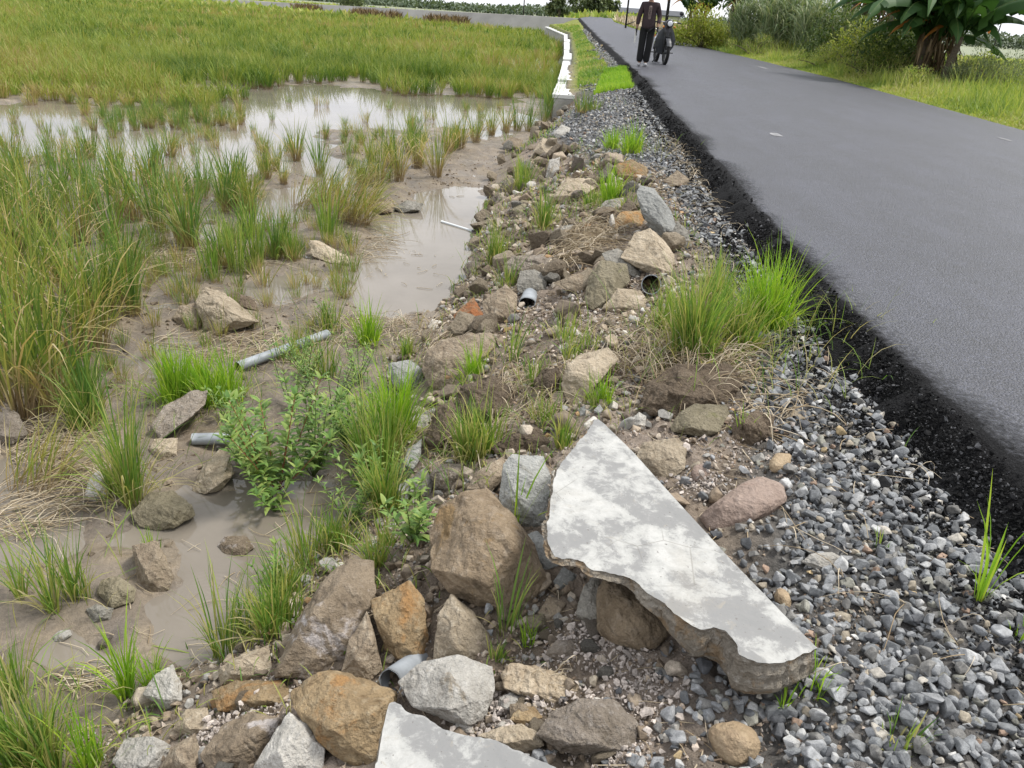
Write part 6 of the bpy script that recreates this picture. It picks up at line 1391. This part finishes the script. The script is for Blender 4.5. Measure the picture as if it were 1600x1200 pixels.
person = empty('person', (foot[0], foot[1], pz), R(-6)); tag(person, 'person in dark jacket, black trousers and gloves standing at the left road edge', 'person')
# looks towards -Y
HV = [(0, 0, .93), (0, .01, 1.08), (0, .01, 1.25), (0, .01, 1.40), (0, .0, 1.49), (0, -.01, 1.56), (0, -.015, 1.63), (0, 0, 1.70),  # 0-7 spine, neck, head
  (-.17, .01, 1.39), (-.25, .03, 1.13), (-.27, -.02, .90), (-.275, -.04, .83),   # right arm 8-11
  (.17, .01, 1.39), (.26, .05, 1.14), (.24, -.10, .95), (.235, -.14, .89),   # left arm 12-15
  (-.09, 0, .86), (-.10, -.01, .49), (-.11, .02, .09), (-.115, -.10, .035),   # right leg 16-19
  (.09, 0, .86), (.07, -.03, .49), (.04, .03, .09), (.045, -.09, .035)]
HE = [(0, 1), (1, 2), (2, 3), (3, 4), (4, 5), (5, 6), (6, 7), (3, 8), (8, 9), (9, 10), (10, 11), (3, 12), (12, 13), (13, 14), (14, 15), (0, 16), (16, 17), (17, 18), (18, 19), (0, 20), (20, 21), (21, 22), (22, 23)]
HR = [(.10, .07), (.09, .06), (.11, .07), (.10, .07), .05, .06, .082, .07, .06, .042, .032, .028, .06, .042, .032, .028, .085, .06, .042, .035, .085, .06, .042, .035]
skin_obj('body', HV, HE, HR, 'skin', person)
# face details and hair
for sx in (-.032, .032): V, Fq = tube(np.array([[sx, -.085, 1.635], [sx, -.095, 1.635]]), [.012, .006], 8); link('eye', mesh_arr('eye', V, Fq, 'hair_black'), person)
V, Fq = tube(np.array([[0, -.085, 1.64], [0, -.112, 1.605], [0, -.088, 1.598]]), [.008, .014, .008], 8); link('nose', mesh_arr('nose', V, Fq, 'skin', smooth=True), person)
V, Fq = tube(np.array([[-.025, -.086, 1.572], [0, -.094, 1.57], [.025, -.086, 1.572]]), [.004, .007, .004], 6); link('mouth', mesh_arr('mouth', V, Fq, 'shirt_print'), person)
for sx in (-1, 1): V, Fq = tube(np.array([[sx * .078, 0, 1.65], [sx * .092, .01, 1.63], [sx * .08, .005, 1.59]]), [.008, .014, .008], 6); link('ear', mesh_arr('ear', V, Fq, 'skin', smooth=True), person)
skin_obj('cap', [(0, .02, 1.655), (0, .015, 1.72), (0, -.10, 1.672), (0, -.15, 1.66)], [(0, 1), (0, 2), (2, 3)], [.092, .075, (.07, .018), (.05, .01)], 'cap_cloth', person)
# gloves with five fingers
def hand(wr, side, par):
    w = np.array(wr, float); V = [tuple(w + (0, 0, .03)), tuple(w), tuple(w + (0, -.01, -.05)), tuple(w + (0, -.012, -.075))]; E_ = [(0, 1), (1, 2), (2, 3)]; Rr = [.034, .03, (.022, .036), (.018, .036)]
    skin_obj('glove', V, E_, Rr, 'glove_black', par)
    for k, ln in enumerate((.062, .072, .068, .052)):
        y = -.04 + k * .019; b = w + np.array([0, y, -.075]); skin_obj('finger', [tuple(b), tuple(b + np.array([-side * .004, 0, -ln * .5])), tuple(b + np.array([-side * .02, 0, -ln]))], [(0, 1), (1, 2)], [.0105, .0095, .008], 'glove_black', par, sub=1)
    b = w + np.array([0, -.03, -.03]); skin_obj('thumb', [tuple(b), tuple(b + (-side * .01, -.03, -.025)), tuple(b + (-side * .012, -.04, -.055))], [(0, 1), (1, 2)], [.013, .011, .009], 'glove_black', par, sub=1)
hand(HV[11], -1, person); hand(HV[15], 1, person)
jk = skin_obj('jacket', [(0, 0, .80), (0, .005, .98), HV[2], HV[3], (0, 0, 1.46), HV[8], HV[9], (-.268, -.02, .92), HV[12], HV[13], (.242, -.09, .965)], [(0, 1), (1, 2), (2, 3), (3, 4), (3, 5), (5, 6), (6, 7), (3, 8), (8, 9), (9, 10)], [(.19, .145), (.185, .14), (.17, .12), (.14, .11), .07, .085, .062, .052, .085, .062, .052], 'jacket', person)
skin_obj('shirt_front', [(0, -.085, 1.02), (0, -.098, 1.2), (.005, -.09, 1.38)], [(0, 1), (1, 2)], [(.045, .03), (.05, .035), (.045, .03)], 'shirt_print', person, sub=1)
skin_obj('trousers', [(0, 0, .95), (-.095, 0, .85), (-.105, -.01, .49), (-.115, .01, .07), (.095, 0, .85), (.075, -.03, .49), (.045, .02, .07)], [(0, 1), (1, 2), (2, 3), (0, 4), (4, 5), (5, 6)], [(.155, .12), .11, .092, .09, .11, .092, .09], 'trousers_black', person)
for (x, y) in ((-.115, .0), (.043, .0)): skin_obj('shoe', [(x, y + .05, .045), (x, y - .06, .04), (x - .005, y - .17, .035)], [(0, 1), (1, 2)], [(.048, .048), (.05, .044), (.045, .035)], 'shoe_grey', person)
simple('cloth_white', (.6, .58, .56), .9, .2)
stick = empty('folded_cloth', (foot[0] - .29, foot[1] - .03, pz + .80)); tag(stick, 'thin pale cloth hanging from the gloved hand of the standing person', 'cloth')
V = np.array([(-.02, 0, 0), (.02, 0, 0), (.012, .01, -.28), (-.018, .01, -.3), (-.02, .02, 0), (.02, .02, 0), (.012, .024, -.28), (-.018, .024, -.3)]); link('cloth', mesh_arr('cloth', V, [(0, 1, 2, 3), (4, 7, 6, 5), (0, 3, 7, 4), (1, 5, 6, 2), (3, 2, 6, 7), (0, 4, 5, 1)], 'cloth_white'), stick)

# ------------------------------------------------------------------ motorbike
simple('tyre_rubber', (.012, .012, .012), .85, .2, 40); simple('chrome', (.55, .55, .56), .25, .1, 5, metal=1, bump=0); simple('bike_black', (.02, .02, .024), .3, .2); simple('bike_grey', (.05, .053, .06), .45, .15); simple('seat_vinyl', (.02, .02, .02), .6, .2); simple('lens_clear', (.75, .76, .78), .15, .05, bump=0); simple('lens_amber', (.6, .22, .03), .3, .05, bump=0)
wf = hit_road(1038, 101); bz = float(road_z(wf[0], wf[1]))
bike = empty('motorbike', (wf[0], wf[1], bz), R(3)); tag(bike, 'parked dark underbone motorbike with grey leg shields facing the camera beside the person', 'motorbike')
# local: front towards -Y, front wheel contact at origin, side stand lean ignored
def wheel(y):
    th = np.linspace(0, 2 * PI, 37); P = np.stack([0 * th, y + .27 * np.sin(th), .30 + .27 * np.cos(th)], 1)
    w = tubes_obj('wheel', [(np.stack([0 * th, y + .225 * np.sin(th), .30 + .225 * np.cos(th)], 1), .011)], 'bike_grey', bike, 8)
    tubes_obj('tyre', [(P, .044)], 'tyre_rubber', w, 10)
    tubes_obj('spokes', [(np.array([[(-1) ** k * .03, y, .30], [0, y + .22 * math.sin(k * PI / 9), .30 + .22 * math.cos(k * PI / 9)]]), .003) for k in range(18)], 'bike_black', w, 4)
    tubes_obj('hub', [(np.array([[-.05, y, .30], [.05, y, .30]]), .05)], 'bike_grey', w, 12)
wheel(0); wheel(1.22)
tubes_obj('fork', [(np.array([[s_ * .07, 0, .30], [s_ * .07, .10, .62], [s_ * .05, .19, .88]]), .017) for s_ in (-1, 1)], 'bike_black', bike, 8)
def sheet(name, prof, w, mat, th=.01, par=bike):
    P = np.array(prof, float); n = len(P); V = []
    for p_ in P:
        for k in range(7): u = k / 6 * 2 - 1; V.append((u * p_[2], p_[0] + p_[3] * u * u, p_[1]))
    V = np.array(V); Vb = V + np.array([0, th, -.0]); i = (np.arange(n - 1)[:, None] * 7 + np.arange(6)[None]).ravel(); Fq = np.stack([i, i + 1, i + 8, i + 7], 1)
    ed = [(a, a + 7, a + 7 + len(V), a + len(V)) for a in range(0, 7 * (n - 1), 7)] + [(a + 7, a, a + len(V), a + 7 + len(V)) for a in range(6, 7 * (n - 1), 7)] + [(a + 1, a, a + len(V), a + 1 + len(V)) for a in range(6)] + [(a, a + 1, a + 1 + len(V), a + len(V)) for a in range(7 * (n - 1), 7 * n - 1)]
    return link(name, mesh_arr(name, np.vstack([V, Vb]), np.vstack([Fq, Fq[:, ::-1] + len(V), ed]), mat, smooth=False), par)
th = np.linspace(-1.1, 1.35, 10); sheet('front_fender', [(-.335 * math.sin(-t), .30 + .335 * math.cos(t), .06, .03 * math.cos(t)) for t in th], 0, 'bike_grey')
sheet('leg_shield', [(.30, .26, .15, .12), (.25, .42, .25, .12), (.19, .6, .27, .12), (.15, .76, .2, .10), (.13, .88, .12, .06)], 0, 'bike_grey')
sheet('front_cowl', [(.02, .66, .06, .05), (.03, .78, .10, .08), (.06, .90, .11, .09), (.10, .98, .14, .10), (.15, 1.04, .12, .08)], 0, 'bike_black')
V, Fq = tube(np.array([[0, .05, .985], [0, -.02, .98], [0, -.035, .98]]), [.10, .095, .07], 18); hl = link('headlight', mesh_arr('headlight', V, Fq, 'bike_black', smooth=True), bike)
V, Fq = tube(np.array([[0, -.03, .98], [0, -.045, .98]]), [.075, .05], 18); link('lens', mesh_arr('lens', V, Fq, 'lens_clear', smooth=True), hl)
hb = tubes_obj('handlebar', [(np.array([[-.33, .26, 1.0], [-.2, .20, 1.02], [0, .17, 1.0], [.2, .20, 1.02], [.33, .26, 1.0]]), .012)], 'chrome', bike, 8)
for s_ in (-1, 1):
    tubes_obj('grip', [(np.array([[s_ * .24, .22, 1.01], [s_ * .35, .27, .998]]), .019)], 'seat_vinyl', hb, 8)
    mr = tubes_obj('mirror', [(np.array([[s_ * .22, .21, 1.02], [s_ * .27, .18, 1.15], [s_ * .30, .18, 1.2]]), .006)], 'bike_black', bike, 6)
    V, Fq = tube(np.array([[s_ * .31, .175, 1.23], [s_ * .31, .195, 1.23]]), [.055, .05], 14); link('mirror_glass', mesh_arr('mirror_glass', V, Fq, 'bike_black', smooth=True), mr)
    V, Fq = tube(np.array([[s_ * .14, .06, .90], [s_ * .15, .0, .90]]), [.03, .018], 10); link('indicator', mesh_arr('indicator', V, Fq, 'lens_amber', smooth=True), bike)
    tubes_obj('footrest', [(np.array([[s_ * .08, .55, .27], [s_ * .30, .55, .27]]), .014)], 'seat_vinyl', bike, 8)
    tubes_obj('shock_absorber', [(np.array([[s_ * .11, 1.2, .33], [s_ * .10, 1.05, .66]]), .026)], 'chrome', bike, 8)
skin_obj('body_frame', [(0, .17, .86), (0, .34, .56), (0, .6, .46), (0, .8, .56), (0, 1.05, .66), (0, 1.38, .72)], [(0, 1), (1, 2), (2, 3), (3, 4), (4, 5)], [.05, .07, .08, (.10, .09), (.11, .08), (.07, .05)], 'bike_black', bike)
skin_obj('seat', [(0, .62, .70), (0, .85, .755), (0, 1.1, .78), (0, 1.36, .80)], [(0, 1), (1, 2), (2, 3)], [(.07, .03), (.11, .04), (.12, .04), (.09, .03)], 'seat_vinyl', bike)
skin_obj('engine', [(0, .40, .30), (0, .55, .31), (0, .72, .31), (0, .40, .38)], [(0, 1), (1, 2), (0, 3)], [.07, .11, .10, .05], 'bike_grey', bike, sub=1)
tubes_obj('exhaust', [(np.array([[.06, .42, .26], [.11, .62, .19], [.15, .9, .24], [.16, 1.45, .34]]), np.array([.017, .02, .045, .045]))], 'chrome', bike, 10)
sheet('rear_fender', [(1.05, .56, .07, 0), (1.25, .62, .07, 0), (1.42, .56, .07, 0), (1.52, .42, .06, 0)], 0, 'bike_black')
V, Fq = box((0, 1.50, .66), (.14, .05, .07)); link('tail_light', mesh_arr('tail_light', V, Fq, 'lens_amber'), bike)
tubes_obj('rear_rack', [(np.array([[-.1, 1.2, .82], [-.1, 1.52, .86], [.1, 1.52, .86], [.1, 1.2, .82]]), .009)], 'chrome', bike, 6)
tubes_obj('side_stand', [(np.array([[-.08, .62, .24], [-.2, .68, .01]]), .012)], 'bike_black', bike, 6)
